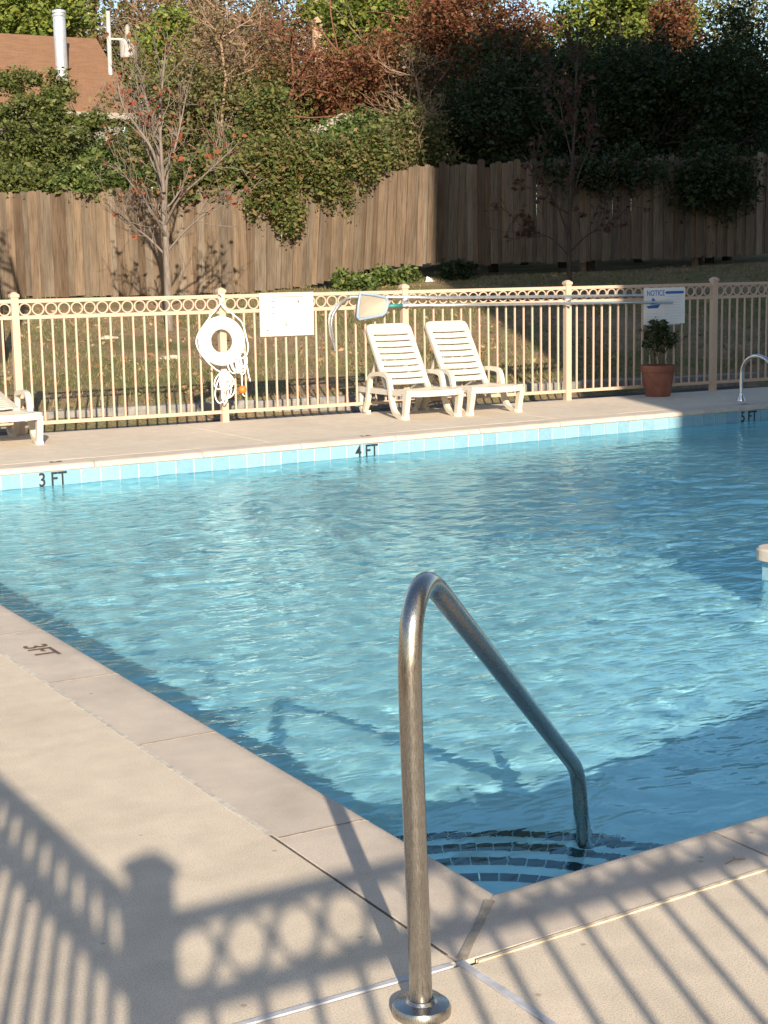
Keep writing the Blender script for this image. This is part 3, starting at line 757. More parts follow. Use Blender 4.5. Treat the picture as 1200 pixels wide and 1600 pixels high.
# grab line and hanger
rope([(0.0, 0.03, 0.40), (0.005, -0.01, 0.345), (0.07, -0.02, 0.28), (0.165, -0.055, 0.19), (0.21, -0.03, 0.13), (0.235, -0.03, 0.03), (0.25, -0.03, -0.06), (0.22, -0.05, -0.14), (0.16, -0.05, -0.17)])
rope([(0.0, 0.03, 0.40), (-0.005, -0.01, 0.345), (-0.07, -0.02, 0.28), (-0.165, -0.05, 0.18), (-0.235, -0.03, 0.08), (-0.26, -0.03, 0.0), (-0.235, -0.03, -0.08), (-0.165, -0.05, -0.18), (-0.09, -0.04, -0.25), (-0.02, -0.03, -0.29)])
rope([(0.0, 0.035, 0.44), (0.02, 0.0, 0.42), (0.015, -0.005, 0.37), (0.0, 0.0, 0.35)], r=0.006)
rg = random.Random(5)
for k in range(9):     # lower hank, loops hanging against the post
    w = rg.uniform(0.02, 0.075); l = rg.uniform(0.14, 0.30); cx = rg.uniform(-0.04, 0.05); y0 = rg.uniform(-0.05, 0.0)
    rope([(0.0, y0, -0.27), (cx-w*0.6, y0-0.01, -0.27-l*0.4), (cx-w, y0-0.015, -0.27-l*0.8), (cx-w*0.4, y0-0.02, -0.28-l), (cx+w*0.5, y0-0.012, -0.27-l*0.9), (cx+w*0.8, y0-0.01, -0.27-l*0.5), (0.01, y0, -0.26)])
for k in range(5): rope([(-0.045, -0.045+0.01*k, -0.285-0.018*k), (0.0, -0.075, -0.29-0.018*k), (0.045, -0.045, -0.285-0.018*k), (0.0, 0.01, -0.29-0.018*k), (-0.044, -0.03, -0.287-0.018*k)])
for k in range(8):     # side hank at lower right
    w = rg.uniform(0.03, 0.08); l = rg.uniform(0.05, 0.10); cx = 0.14+rg.uniform(-0.04, 0.06); y0 = rg.uniform(-0.08, -0.03); zc = -0.20+rg.uniform(-0.03, 0.03)
    rope([(cx+w*math.cos(a), y0+0.01*math.sin(3*a), zc+l*math.sin(a)) for a in np.linspace(rg.uniform(0, 2), 6.6, 9)])
rope([(0.20, -0.05, -0.15), (0.225, -0.055, -0.25), (0.24, -0.05, -0.33), (0.255, -0.05, -0.38)])
rope([(0.165, -0.05, -0.22), (0.168, -0.05, -0.32), (0.17, -0.05, -0.42)])
fl = MB().lathe([(0.0, -0.037), (0.022, -0.031), (0.036, -0.012), (0.038, 0.006), (0.028, 0.027), (0.010, 0.037), (0.0, 0.038)], (0.173, -0.05, -0.455), 14).build('float', MAT['orange'], lb, smooth=True)
rope([(0.173, -0.05, -0.49), (0.18, -0.05, -0.51), (0.195, -0.05, -0.515)], r=0.005)

# rules board, overexposed white
def board(name, label, p0, p1, off):
    s0, z0 = fence_s(*p0, off); s1, z1 = fence_s(*p1, off)
    w, h = s1-s0, z0-z1
    root = empty(name, on_fence(s0, off, z1), FA); tag(root, label, 'sign'); return root, w, h
sg, w, h = board('rules_sign', 'white rules board on the fence between life ring and skimmer net', (404.5, 458), (490, 523), 0.03)
MB().box(0, w, -0.006, 0.002, 0, h, 0.0).build('panel', MAT['white_sign'], sg)
fr = MB()
for (a, b_, c, d) in ((0, w, 0, 0.012), (0, w, h-0.012, h), (0, 0.012, 0.012, h-0.012), (w-0.012, w, 0.012, h-0.012)): fr.box(a, b_, -0.011, -0.006, c, d)
fr.build('frame', MAT['lounger'], sg)
rg = random.Random(11); pr_ = MB(); pd = MB()
for k in range(5):
    zz = h-0.085-k*0.055; pd.box(0.115+rg.uniform(-.01, .01), 0.15+rg.uniform(0, .02), -0.0072, -0.006, zz, zz+0.008)
    x = 0.17
    while x < w-0.06:
        l = rg.uniform(0.02, 0.06); pr_.box(x, min(x+l, w-0.05), -0.0070, -0.006, zz, zz+0.006); x += l+0.012
pr_.box(0.09, w-0.09, -0.0070, -0.006, h-0.045, h-0.033); pr_.box(0.07, 0.30, -0.0070, -0.006, 0.055, 0.062)
pr_.build('print', MAT['ink_pale'], sg)
pd.box(0.262, 0.272, -0.0074, -0.006, 0.085, 0.135); pd.box(0.39, 0.405, -0.0074, -0.006, h-0.10, h-0.075); pd.box(0.06, 0.085, -0.0074, -0.006, 0.052, 0.06)
pd.build('print', MAT['ink'], sg)
# NOTICE sign
sg, w, h = board('notice_sign', 'white notice sign with blue heading above the potted shrub', (1006, 450), (1069.5, 505), 0.03)
MB().box(0, w, -0.005, 0.002, 0, h).build('panel', MAT['white_sign'], sg)
link('heading', text_mesh('NOTICE', 0.082, MAT['blue_ink'], 0.0005), sg, (0.035, -0.0058, h-0.085), (R(90), 0, 0)).scale = (0.80, 1, 1)
bl = MB(); bl.box(w*0.52, w-0.02, -0.0065, -0.005, h-0.068, h-0.04)
bl.build('heading_bar', MAT['blue_ink'], sg)
ic = MB()
ic.add([(x, -0.0066, z) for x, z in ((0.03, 0.195), (0.215, 0.215), (0.185, 0.172), (0.055, 0.170))], [(0, 1, 2, 3)])
ic.add([(x, -0.0066, z) for x, z in ((0.085, 0.21), (0.175, 0.217), (0.145, 0.26), (0.115, 0.285), (0.10, 0.26))], [(0, 1, 2, 3, 4)])
ic.build('symbol', MAT['blue_ink'], sg)
ln = MB(); rg = random.Random(3)
for k in range(11):
    zz = h-0.10-k*0.030
    ln.box(w*0.50, w-rg.uniform(0.025, 0.10), -0.0058, -0.005, zz, zz+0.007)
    if k > 5: ln.box(0.03, w*0.46-rg.uniform(0, 0.06), -0.0058, -0.005, zz, zz+0.007)
ln.build('print', MAT['text_line'], sg)
for nm in (0,): pass

# poles, net and hook along the fence
def pole_path(pts, off): 
    out = []
    for px, py in pts: s, z = fence_s(px, py, off); out.append(on_fence(s, off, z))
    return out
P = pole_path([(548, 463.5), (700, 465.0), (887, 462.8), (1004, 461.5)], 0.055)
hk = empty('rescue_hook', P[0]); tag(hk, 'aluminium shepherd hook on the upper pole resting along the fence', 'rescue hook')
L0 = np.array(P[0]); MB().tube([np.array(p)-L0 for p in P], 0.0145, 12).build('pole', MAT['alu'], hk, smooth=True)
Q = pole_path([(552, 464), (543, 465.5), (536, 470), (526, 477), (517.5, 488), (514.5, 500), (515.5, 515), (519, 530), (522.5, 541), (524, 549)], 0.05)
MB().bar(smooth_path([np.array(p)-L0 for p in Q], 4), 0.012, 0.022, FNV.tolist()+[0]).build('hook', MAT['alu'], hk, angle=40)
Q = pole_path([(536, 470), (528, 480), (521, 492), (518.5, 507), (519.5, 520), (521.5, 533)], 0.085)
MB().bar(smooth_path([np.array(p)-L0 for p in Q], 4), 0.008, 0.012, FNV.tolist()+[0]).build('hook', MAT['alu'], hk, angle=40)
P = pole_path([(612, 477.5), (760, 475.8), (887, 474), (1051, 472)], 0.07)
sk = empty('skimmer_net', P[0]); tag(sk, 'pool skimmer net with pale blue frame on the lower pole', 'skimmer net')
L0 = np.array(P[0]); MB().tube([np.array(p)-L0 for p in P], 0.0145, 12).build('pole', MAT['alu'], sk, smooth=True)
Q = pole_path([(606, 478), (628, 477.3)], 0.07)
MB().tube([np.array(p)-L0 for p in Q], 0.019, 10).build('grip', MAT['green_grip'], sk, smooth=True)
def net_off(px): return 0.10 + (607-px)/47*0.05
corners = [(562.5, 458.5), (585, 460.8), (602, 464.5), (606, 470), (605.5, 478), (602, 489), (597, 492.5), (578, 496.0), (561, 499), (558.5, 495), (560.5, 475)]
fpts = []
for c in corners:
    s, z = fence_s(*c, net_off(c[0])); fpts.append(np.array(on_fence(s, net_off(c[0]), z))-L0)
MB().tube(fpts, 0.0135, 8, closed=True).build('frame', MAT['net_frame'], sk, smooth=True)
cen = np.mean(fpts, 0)+np.array([0.0, 0.05, -0.01])
nb = MB(); n = len(fpts); mid = [f*0.5+cen*0.5+np.array([0, 0.012, 0]) for f in fpts]
nb.add(fpts+mid+[cen], [(i, (i+1) % n, n+(i+1) % n, n+i) for i in range(n)]+[(n+i, n+(i+1) % n, 2*n) for i in range(n)])
nb.build('netting', MAT['net'], sk, smooth=True)
# brackets that hold the poles at two posts
for px in (633.5, 887.5):
    s, z = fence_s(px, 469, 0.05); c = on_fence(s, 0.05, z)
    br = MB().box(-0.03, 0.03, -0.012, 0.02, -0.055, 0.03).box(-0.012, 0.012, -0.045, -0.012, -0.065, -0.05).box(-0.012, 0.012, -0.045, -0.012, 0.0, 0.014)
    o = br.build('pole_bracket', MAT['alu'], None, c); o.rotation_euler = (0, 0, FA)
    tag(o, 'small metal bracket holding both poles on the fence post ' + ('by the net' if px < 700 else 'right of the loungers'), 'bracket', 'pole brackets')

# ------------------------------------------------------------------ foliage helpers
def leaves(name, centres, spread, per, size, m, parent=None, flat=0.0, seed=0, droop=0.0, aspect=0.55):
    """many small folded leaf blades around clump centres (world coordinates)"""
    rg = np.random.default_rng(seed); C = np.repeat(np.asarray(centres), per, 0); n = len(C)
    off = rg.normal(0, 1, (n, 3)); off /= (np.linalg.norm(off, axis=1, keepdims=True)+1e-9); off *= (rg.random((n, 1))**0.6)*spread
    off[:, 2] *= (1-flat); C = C+off
    C[:, 2] -= droop*np.abs(rg.normal(0, 1, n))
    d = rg.normal(0, 1, (n, 3)); d[:, 2] = d[:, 2]*0.6-0.15; d /= np.linalg.norm(d, axis=1, keepdims=True)
    nn = rg.normal(0, 1, (n, 3)); nn[:, 2] += 0.7; w = np.cross(d, nn); w /= np.linalg.norm(w, axis=1, keepdims=True)
    L = size*np.clip(np.exp(rg.normal(0, 0.42, (n, 1))), 0.4, 2.3); Wd = L*aspect*0.5
    nrm = np.cross(w, d)
    v0 = C-d*L*0.5; v2 = C+d*L*0.5; v1 = C+w*Wd+nrm*Wd*0.35; v3 = C-w*Wd+nrm*Wd*0.35
    V = np.stack([v0, v1, v2, v3], 1).reshape(-1, 3); F = np.arange(4*n).reshape(n, 4)
    return link(name, big_mesh(name, V, F, m), parent)
def clumps(c, r, n, seed, hollow=0.35):
    """clump centres through an ellipsoid with an uneven outline"""
    rg = np.random.default_rng(seed); d = rg.normal(0, 1, (n, 3)); d /= np.linalg.norm(d, axis=1, keepdims=True)
    rad = (hollow+(1-hollow)*rg.random((n, 1)))
    lump = 1+0.18*np.sin(d[:, :1]*5+seed)+0.15*np.sin(d[:, 2:3]*7+seed*2.1)+0.12*rg.normal(0, 1, (n, 1))
    return np.asarray(c)+d*rad*lump*np.asarray(r)
def grow(p, d, length, r, depth, rg, out, spread=0.5, up=0.25, kids=3, shrink=0.62, tips=None):
    """recursive limbs: out collects (points, radii)"""
    K = 4; pts = [p]; rads = [r]; dd = d/np.linalg.norm(d)
    for i in range(K):
        dd = dd+rg.normal(0, 0.13, 3)+np.array([0, 0, up*0.12]); dd /= np.linalg.norm(dd)
        pts.append(pts[-1]+dd*length/K); rads.append(r*(1-0.55*(i+1)/K))
    out.append((pts, rads))
    if tips is not None and depth <= 1: tips += pts[2:]
    if depth <= 0: return
    for k in range(kids):
        f = rg.uniform(0.35, 1.0); i = min(K-1, int(f*K)); q = pts[i]+(pts[i+1]-pts[i])*(f*K-i)
        nd = dd+rg.normal(0, spread, 3)+np.array([0, 0, up]); 
        grow(q, nd, length*shrink*rg.uniform(0.75, 1.2), rads[i]*0.6, depth-1, rg, out, spread, up, kids, shrink, tips)
def limbs_mesh(name, out, m, n=5, rmin=0.003):
    V = []; F = []; o = 0
    for pts, rads in out:
        b = MB().tube(pts, [max(rmin, r) for r in rads], n, cap=False); V.append(np.array(b.v)); F.append(np.array(b.f)+o); o += len(b.v)
    return big_mesh(name, np.concatenate(V), np.concatenate(F), m, True)
TREE_N = [0]
def tree(name, label, px, py, D, rx, rz, leaf, n=120, per=45, size=0.13, spread=0.42, barkm='bark_brown', cat='tree', group=None, ry=None, twigs=1, trunk_r=0.09, extra=(), flat=0.0, droop=0.0, hollow=0.35, lean=0):
    """a woody plant whose crown is centred at a surveyed point; trunk from the ground with limbs reaching into the crown"""
    TREE_N[0] += 1; seed = 100+TREE_N[0]; rg = np.random.default_rng(seed)
    c = at(px, py, D); ry = ry or rx
    bx, by = c[0]+lean, max(c[1], wf_y(c[0]+lean)+0.35); bz = ground_z(bx, by)-0.05
    root = empty(name, (bx, by, bz)); tag(root, label, cat, group)
    inv = np.array([bx, by, bz]); out = []; tips = []
    top = c+np.array([0, 0, rz*0.35]); base = np.array([bx, by, bz])
    K = 6; pts = [base+(top-base)*i/K+(rg.normal(0, 0.05*rx, 3) if 0 < i < K else 0) for i in range(K+1)]
    out.append((pts, [trunk_r*(1-0.75*i/K)+0.01 for i in range(K+1)]))
    for k in range((8+4*twigs) if droop <= 0 else 0):
        i = rg.integers(2, K+1); d = rg.normal(0, 1, 3)*np.array([1, 1, 0.5])+np.array([0, 0, 0.35])
        grow(pts[i], d, rx*rg.uniform(0.5, 0.95), trunk_r*0.38, 1+(twigs > 1), rg, out, 0.55, 0.2, 3, 0.6, tips)
    out = [([q-inv for q in p], r) for p, r in out]
    link('trunk', limbs_mesh('trunk', out, MAT[barkm]), root)
    cs = clumps(c, (rx, ry, rz), n, seed, hollow)
    for (dxp, dyp, dD, ex, ez, en) in extra:
        cs = np.concatenate([cs, clumps(at(px+dxp, py+dyp, D+dD), (ex, ex, ez), en, seed+int(abs(dxp)), hollow)])
    if per > 0: 
        cr = leaves('crown', cs-inv, spread, int(per*2.2), size*0.66, LEAF[leaf], root, flat, seed, droop); cr['kind'] = 'stuff'
    return root

# ------------------------------------------------------------------ potted shrub
pp = gz(1028, 619)
pot = empty('potted_shrub', tuple(pp)); tag(pot, 'terracotta pot with a small leafy shrub under the notice sign', 'potted plant')
MB().lathe([(0.0, 0.0), (0.128, 0.0), (0.134, 0.02), (0.172, 0.262), (0.187, 0.264), (0.192, 0.272), (0.196, 0.325), (0.190, 0.335), (0.178, 0.333), (0.170, 0.30), (0.0, 0.298)], (0, 0, 0), 32).build('pot', MAT['terracotta'], pot, angle=35)
MB().lathe([(0.0, 0.305), (0.08, 0.312), (0.172, 0.303)], (0, 0, 0), 16).build('soil', MAT['soil'], pot)
rg = np.random.default_rng(4); out = []; tips = []
for k in range(11):
    a = rg.random()*6.28; p = np.array([0.05*math.cos(a), 0.05*math.sin(a), 0.30])
    grow(p, np.array([0.35*math.cos(a), 0.35*math.sin(a), 1.0]), 0.30, 0.006, 2, rg, out, 0.45, 0.35, 3, 0.6, tips)
link('stem', limbs_mesh('stem', out, MAT['bark_brown'], 5, 0.0015), pot)
tp = np.array(tips); tp = tp[(tp[:, 2] < 0.84) & (np.hypot(tp[:, 0], tp[:, 1]) < 0.22)]
cr = leaves('foliage', np.concatenate([tp, clumps((0, 0, 0.62), (0.13, 0.13, 0.20), 22, 9)]), 0.04, 5, 0.034, LEAF['dark'], pot, 0, 3); cr['kind'] = 'stuff'
out = []; grow(np.array([-0.11, 0, 0.72]), np.array([-0.3, 0, 1.0]), 0.16, 0.004, 0, rg, out)

# ------------------------------------------------------------------ wooden fence
wf = empty('wooden_fence', (WF[2][0], WF[2][1], 0)); tag(wf, 'tall weathered plank fence running along the top of the lawn', 'fence')
WFO = np.array([WF[2][0], WF[2][1], 0.0])
top_x = [2.0, 7.3, 9.7, 11.2, 12.4, 13.0, 13.95, 15.05, 18.8, 21.6, 26]; top_z = [2.75, 2.73, 2.72, 2.70, 2.80, 2.93, 3.15, 3.20, 3.33, 3.45, 3.55]
def wf_pt(x): return np.array([x, wf_y(x)])
rg = random.Random(21)
x = 5.2; boards = 0; bw_next = 0.14
board_cache = {}
while x < 24.5:
    bw = bw_next; bw_next = rg.choice((0.112, 0.125, 0.14, 0.14, 0.146)); p = wf_pt(x); q = wf_pt(x+0.1); d = (q-p)/np.linalg.norm(q-p); ang = math.atan2(d[1], d[0])
    zt = float(np.interp(x, top_x, top_z))+rg.gauss(0, 0.035); zb = wf_z(x)+rg.uniform(-0.03, 0.03)
    if 11.9 < x < 15.2: zb += 0.02
    lean = 0.0
    if 10.9 < x < 15.05: lean = R(float(np.interp(x, [10.9, 11.8, 13.6, 15.05], [1.0, 4.5, 4.5, 2.5])))+rg.uniform(-0.008, 0.012)
    else: lean = rg.uniform(-0.003, 0.003)
    Hh = zt-zb; th = 0.018
    key = (bw, round(Hh, 2))
    if key not in board_cache:
        b = MB(); c = 0.03
        prof = [(-bw/2+0.003, 0), (bw/2-0.003, 0), (bw/2-0.003, Hh-c), (bw/2-c, Hh), (-bw/2+c, Hh), (-bw/2+0.003, Hh-c)]
        k = len(prof); vs = [(u, yy, v) for yy in (-th/2, th/2) for u, v in prof]
        fs = [tuple(range(k)), tuple(range(2*k-1, k-1, -1))]+[(i, (i+1) % k, k+(i+1) % k, k+i) for i in range(k)]
        board_cache[key] = b.add(vs, fs).mesh('plank', MAT['wood'])
    off = rg.uniform(-0.003, 0.003)+(0.028 if boards % 2 else 0)
    link('plank', board_cache[key], wf, (p[0]-WFO[0]+off*d[1], p[1]-WFO[1]-off*d[0], zb), (rg.uniform(-0.01, 0.01), lean, ang+rg.uniform(-0.03, 0.03)))
    boards += 1; x += (bw+bw_next)/2*d[0]*rg.choice((0.80, 0.83, 0.86, 0.82))
for za, zb_ in ((0.35, 0.44), (1.25, 1.34)):
    xx = np.arange(5.2, 24.4, 0.8); b = MB()
    b.bar([(u-WFO[0], wf_y(u)+0.045-WFO[1], wf_z(u)+(za+zb_)/2) for u in xx], 0.035, 0.09).build('rail', MAT['wood'], wf)
for u in np.arange(5.6, 24.4, 2.4):
    MB().box(-0.045, 0.045, -0.045, 0.045, -0.4, 1.5).build('post', MAT['wood'], wf, (u-WFO[0], wf_y(u)+0.115-WFO[1], wf_z(u)))

# ------------------------------------------------------------------ saplings on the lawn
def sapling(name, label, base_px, limbs, r0, barkm, leafm, nleaf, size, D, group, seed, twig=0.5):
    rg = np.random.default_rng(seed); b = at(*base_px, D); b[2] = ground_z(b[0], b[1])-0.05
    root = empty(name, tuple(b)); tag(root, label, 'tree', group); out = []; tips = []
    for (pp, rs) in limbs:
        P = [at(px, py, D+dd)-b for px, py, dd in pp]
        if pp[0][:2] == base_px: P[0] = np.array([0, 0, -0.02])
        P = smooth_path(P, 4); n = len(P); rs = rs*0.68; rr = [rs*(1-0.8*i/(n-1))+0.003 for i in range(n)]
        out.append((P, rr))
        for k in range(int(n*0.9)):
            i = rg.integers(int(n*0.25), n-1); t = P[i+1]-P[i]; t = t/np.linalg.norm(t)
            grow(P[i], t*0.8+rg.normal(0, 0.55, 3)+np.array([0, 0, 0.35]), twig*rg.uniform(0.4, 1.3), max(0.006, rr[i]*0.45), 1, rg, out, 0.5, 0.3, 3, 0.6, tips)
    link('trunk', limbs_mesh('trunk', out, MAT[barkm], 5, 0.0035), root)
    tp = np.array(tips); sel = tp[rg.integers(0, len(tp), nleaf)]
    cr = leaves('crown', sel, 0.06, 2, size, LEAF[leafm], root, 0, seed, 0, 0.7); cr['kind'] = 'stuff'
    return root
B1 = (264, 503)
sapling('young_tree', 'young bare tree with a few orange leaves in front of the plank fence', B1, [
    ([(*B1, 0), (262, 440, 0), (260, 390, 0), (257, 340, 0.05), (255, 290, 0.1), (248, 245, 0.1), (236, 190, 0.1), (224, 140, 0.2), (210, 85, 0.2)], 0.085),
    ([(256, 300, 0), (252, 240, -0.1), (250, 180, 0.1), (254, 130, 0.1), (259, 70, 0.0)], 0.042),
    ([(254, 288, 0), (238, 235, -0.3), (212, 195, -0.4), (192, 165, -0.5), (181, 112, -0.5)], 0.036),
    ([(258, 330, 0), (262, 270, 0.3), (275, 225, 0.4), (284, 185, 0.4), (292, 140, 0.5)], 0.032),
    ([(259, 350, 0), (280, 310, -0.3), (318, 275, -0.5), (345, 250, -0.6), (366, 230, -0.6)], 0.028),
    ([(259, 370, 0), (240, 335, -0.4), (215, 300, -0.6), (180, 255, -0.8)], 0.026),
    ([(260, 395, 0), (290, 360, 0.2), (325, 330, 0.3), (355, 300, 0.3)], 0.022),
    ([(260, 400, 0), (230, 370, 0.1), (195, 345, 0.1), (165, 320, 0.2)], 0.022),
    ([(255, 310, 0), (244, 270, 0.3), (226, 225, 0.4), (214, 190, 0.4)], 0.022)],
    0.09, 'bark_grey', 'red', 300, 0.055, 21.3, 'saplings on the lawn', 31)
B2 = (891, 440)
sapling('young_tree', 'slender sapling with dull red leaves in the shade before the plank fence', B2, [
    ([(*B2, 0), (889, 380, 0), (891, 320, 0), (894, 260, 0.1), (898, 190, 0.1), (900, 130, 0.1), (903, 60, 0.2)], 0.055),
    ([(891, 330, 0), (905, 270, 0.2), (925, 225, 0.3), (935, 190, 0.3)], 0.022),
    ([(889, 370, 0), (870, 320, -0.2), (850, 285, -0.3), (838, 255, -0.4)], 0.022),
    ([(889, 395, 0), (915, 370, -0.2), (940, 355, -0.3), (962, 340, -0.3)], 0.018),
    ([(889, 400, 0), (865, 375, 0.2), (842, 365, 0.3), (822, 360, 0.3)], 0.018),
    ([(894, 250, 0), (880, 190, 0.1), (872, 140, 0.2)], 0.018)],
    0.06, 'bark_dark', 'deadred', 420, 0.07, 24.0, 'saplings on the lawn', 32)

# ------------------------------------------------------------------ houses beyond the fence
def house(name, label, cat='house'): pass
fh = np.array([math.cos(YAW), math.sin(YAW), 0]); 
def rotz(v, a): return np.array([v[0]*math.cos(a)-v[1]*math.sin(a), v[0]*math.sin(a)+v[1]*math.cos(a), 0])
vdir = rotz(fh, R(28)); udir = np.array([vdir[1], -vdir[0], 0])
E0 = at(218, 179, 37.0); HG = ground_z(E0[0], E0[1])-0.1
hs = empty('house', (E0[0], E0[1], HG)); tag(hs, 'house with a brown shingle roof behind the plank fence at left', 'house')
HO = np.array([E0[0], E0[1], HG])
Lh = 9.0; run = 3.0; zE = E0[2]-HG-0.10; zR = at(165, 63, 39.6)[2]-HG-0.14
def hp(u, v, z): return tuple(udir*u+vdir*v+np.array([0, 0, z]))
rb = MB(); t = 0.14
for sgn in (0, 1):
    v0, v1 = (0, run) if not sgn else (2*run, run)
    a = [hp(0, v0, zE), hp(-Lh, v0, zE), hp(-Lh, v1, zR), hp(0, v1, zR)]
    up_ = [(p[0], p[1], p[2]+t) for p in a]
    rb.add(a+up_, [(0, 1, 2, 3), (4, 5, 6, 7), (0, 1, 5, 4), (1, 2, 6, 5), (2, 3, 7, 6), (3, 0, 4, 7)])
roof = rb.build('roof', MAT['roof'], hs)
wb = MB(); i_ = 0.35
pl = [hp(-i_, i_, 0), hp(-Lh+i_, i_, 0), hp(-Lh+i_, 2*run-i_, 0), hp(-i_, 2*run-i_, 0)]
zw = zE+i_*(zR-zE)/run-0.02
wt = [(p[0], p[1], zw) for p in pl]
wb.add(pl+wt+[hp(-i_, run, zR-0.05), hp(-Lh+i_, run, zR-0.05)], [(0, 1, 5, 4), (1, 2, 6, 9, 5), (2, 3, 7, 6), (3, 0, 4, 8, 7)])
wb.build('wall', MAT['siding'], hs)
MB().bar([np.array(hp(0.01, -0.02, zE+0.05)), np.array(hp(-Lh, -0.02, zE+0.05))], 0.03, 0.14).build('fascia', MAT['trim'], hs)
# metal flue
fp = at(97, 122, 37.3)-HO
fl = MB().lathe([(0.15, -0.8), (0.15, 1.30)], tuple(fp), 20).build('flue', MAT['galv'], hs, smooth=True)
zt = at(97, 28, 37.3)[2]-HO[2]
MB().lathe([(0.0, zt-0.02), (0.15, zt-0.02), (0.165, zt), (0.165, zt+0.04), (0.13, zt+0.05), (0.13, zt+0.07), (0.165, zt+0.08), (0.165, zt+0.13), (0.10, zt+0.16), (0.0, zt+0.165)], (fp[0], fp[1], 0), 20).build('flue_cap', MAT['galv'], fl, angle=40)
fl.data = MB().lathe([(0.15, zE+0.2), (0.15, zt)], (fp[0], fp[1], 0), 20).mesh('flue', MAT['galv'], smooth=True)
# second house, only its gable shows
G0 = at(538, 184, 30.3); g2z = ground_z(G0[0], G0[1])-0.1
h2 = empty('house', (G0[0], G0[1], g2z)); tag(h2, 'small tan gabled outbuilding peeking through shrubs above the middle of the plank fence', 'house')
fd = rotz(fh, R(-12)); ud = np.array([fd[1], -fd[0], 0]); zA = G0[2]-g2z
def h2p(u, v, z): return tuple(ud*u+fd*v+np.array([0, 0, z]))
hw = 1.5; drop = 0.55
MB().add([h2p(-hw+.3, 0.25, 0), h2p(hw-.3, 0.25, 0), h2p(hw-.3, 0.25, zA-drop), h2p(0, 0.25, zA-0.1), h2p(-hw+.3, 0.25, zA-drop), h2p(-hw+.3, 7, 0), h2p(hw-.3, 7, 0), h2p(hw-.3, 7, zA-drop), h2p(0, 7, zA-0.1), h2p(-hw+.3, 7, zA-drop)],
         [(0, 1, 2, 3, 4), (9, 8, 7, 6, 5), (1, 6, 7, 2), (5, 0, 4, 9)]).build('wall', MAT['tan_wall'], h2)
rb = MB()
for s_ in (-1, 1):
    a = [h2p(0, 0, zA), h2p(s_*hw, 0, zA-drop-0.12), h2p(s_*hw, 7.3, zA-drop-0.12), h2p(0, 7.3, zA)]; up_ = [(p[0], p[1], p[2]+0.1) for p in a]
    rb.add(a+up_, [(0, 1, 2, 3), (4, 5, 6, 7), (0, 1, 5, 4), (1, 2, 6, 5), (2, 3, 7, 6), (3, 0, 4, 7)])
rf2 = rb.build('roof', MAT['roof'], h2)
for s_ in (-1, 1):
    MB().bar([np.array(h2p(0, -0.02, zA+0.02)), np.array(h2p(s_*hw, -0.02, zA-drop-0.10))], 0.04, 0.16, tuple(fd)).build('barge_board', MAT['trim'], rf2)
# service mast with a can
mp = at(171, 78, 38.0); mg = ground_z(mp[0], mp[1]); mo = np.array([mp[0], mp[1], mg]); z1 = at(171, 19, 38.0)[2]-mg
ms = empty('service_mast', tuple(mo)); tag(ms, 'white mast with a grey transformer can rising beside the brown roof', 'utility pole')
MB().tube([(0, 0, 0), (0, 0, z1)], 0.055, 12).build('pole', MAT['mast'], ms, smooth=True)
zc = at(196, 75, 38.0)[2]-mg; rr_ = np.array([fh[1], -fh[0], 0]); cc = rr_*0.46
MB().tube([(0, 0, zc+0.22), tuple(cc*0.8+np.array([0, 0, zc+0.20]))], 0.03, 8).build('arm', MAT['mast'], ms)
can = MB().lathe([(0.0, -0.24), (0.19, -0.24), (0.205, -0.2), (0.205, 0.12), (0.215, 0.14), (0.215, 0.17), (0.10, 0.22), (0.0, 0.23)], tuple(cc+np.array([0, 0, zc])), 20).build('transformer_can', MAT['mast'], ms, angle=40)
MB().lathe([(0.0, 0.2), (0.06, 0.22), (0.085, 0.27), (0.06, 0.31), (0.085, 0.36), (0.06, 0.40), (0.07, 0.46), (0.03, 0.55), (0.0, 0.56)], tuple(cc+np.array([0, 0, zc])), 12).build('insulator', MAT['trim'], can, smooth=True)

# hotel block behind and to the right, which shades the right of the scene
BX, BY, BH = 4.98, -1.15, 16.0
ht = empty('hotel_building', (BX, BY, 0)); tag(ht, 'five storey stucco hotel block beside the pool terrace', 'building')
MB().box(0, 30, -11, 0, -0.3, BH).build('wall', MAT['stucco'], ht)
MB().box(-0.0, 30.2, -11.2, 0.0, BH+0.003, BH+0.35).build('parapet', MAT['trim'], ht)
for fl_ in range(5):
    for k in range(8):
        wdw = MB().box(1.0+3.5*k, 2.6+3.5*k, 0.003, 0.06, 0.9+3.1*fl_, 2.4+3.1*fl_).build('window', MAT['trim'], ht)
        MB().box(1.08+3.5*k, 2.52+3.5*k, 0.061, 0.07, 0.98+3.1*fl_, 2.32+3.1*fl_).build('pane', MAT['window_glass'], wdw)

# ------------------------------------------------------------------ trees and shrubs beyond the fence
GT = 'trees and shrubs beyond the plank fence'
def T(name, label, *a, **k): k.setdefault('group', GT); return tree(name, label, *a, **k)
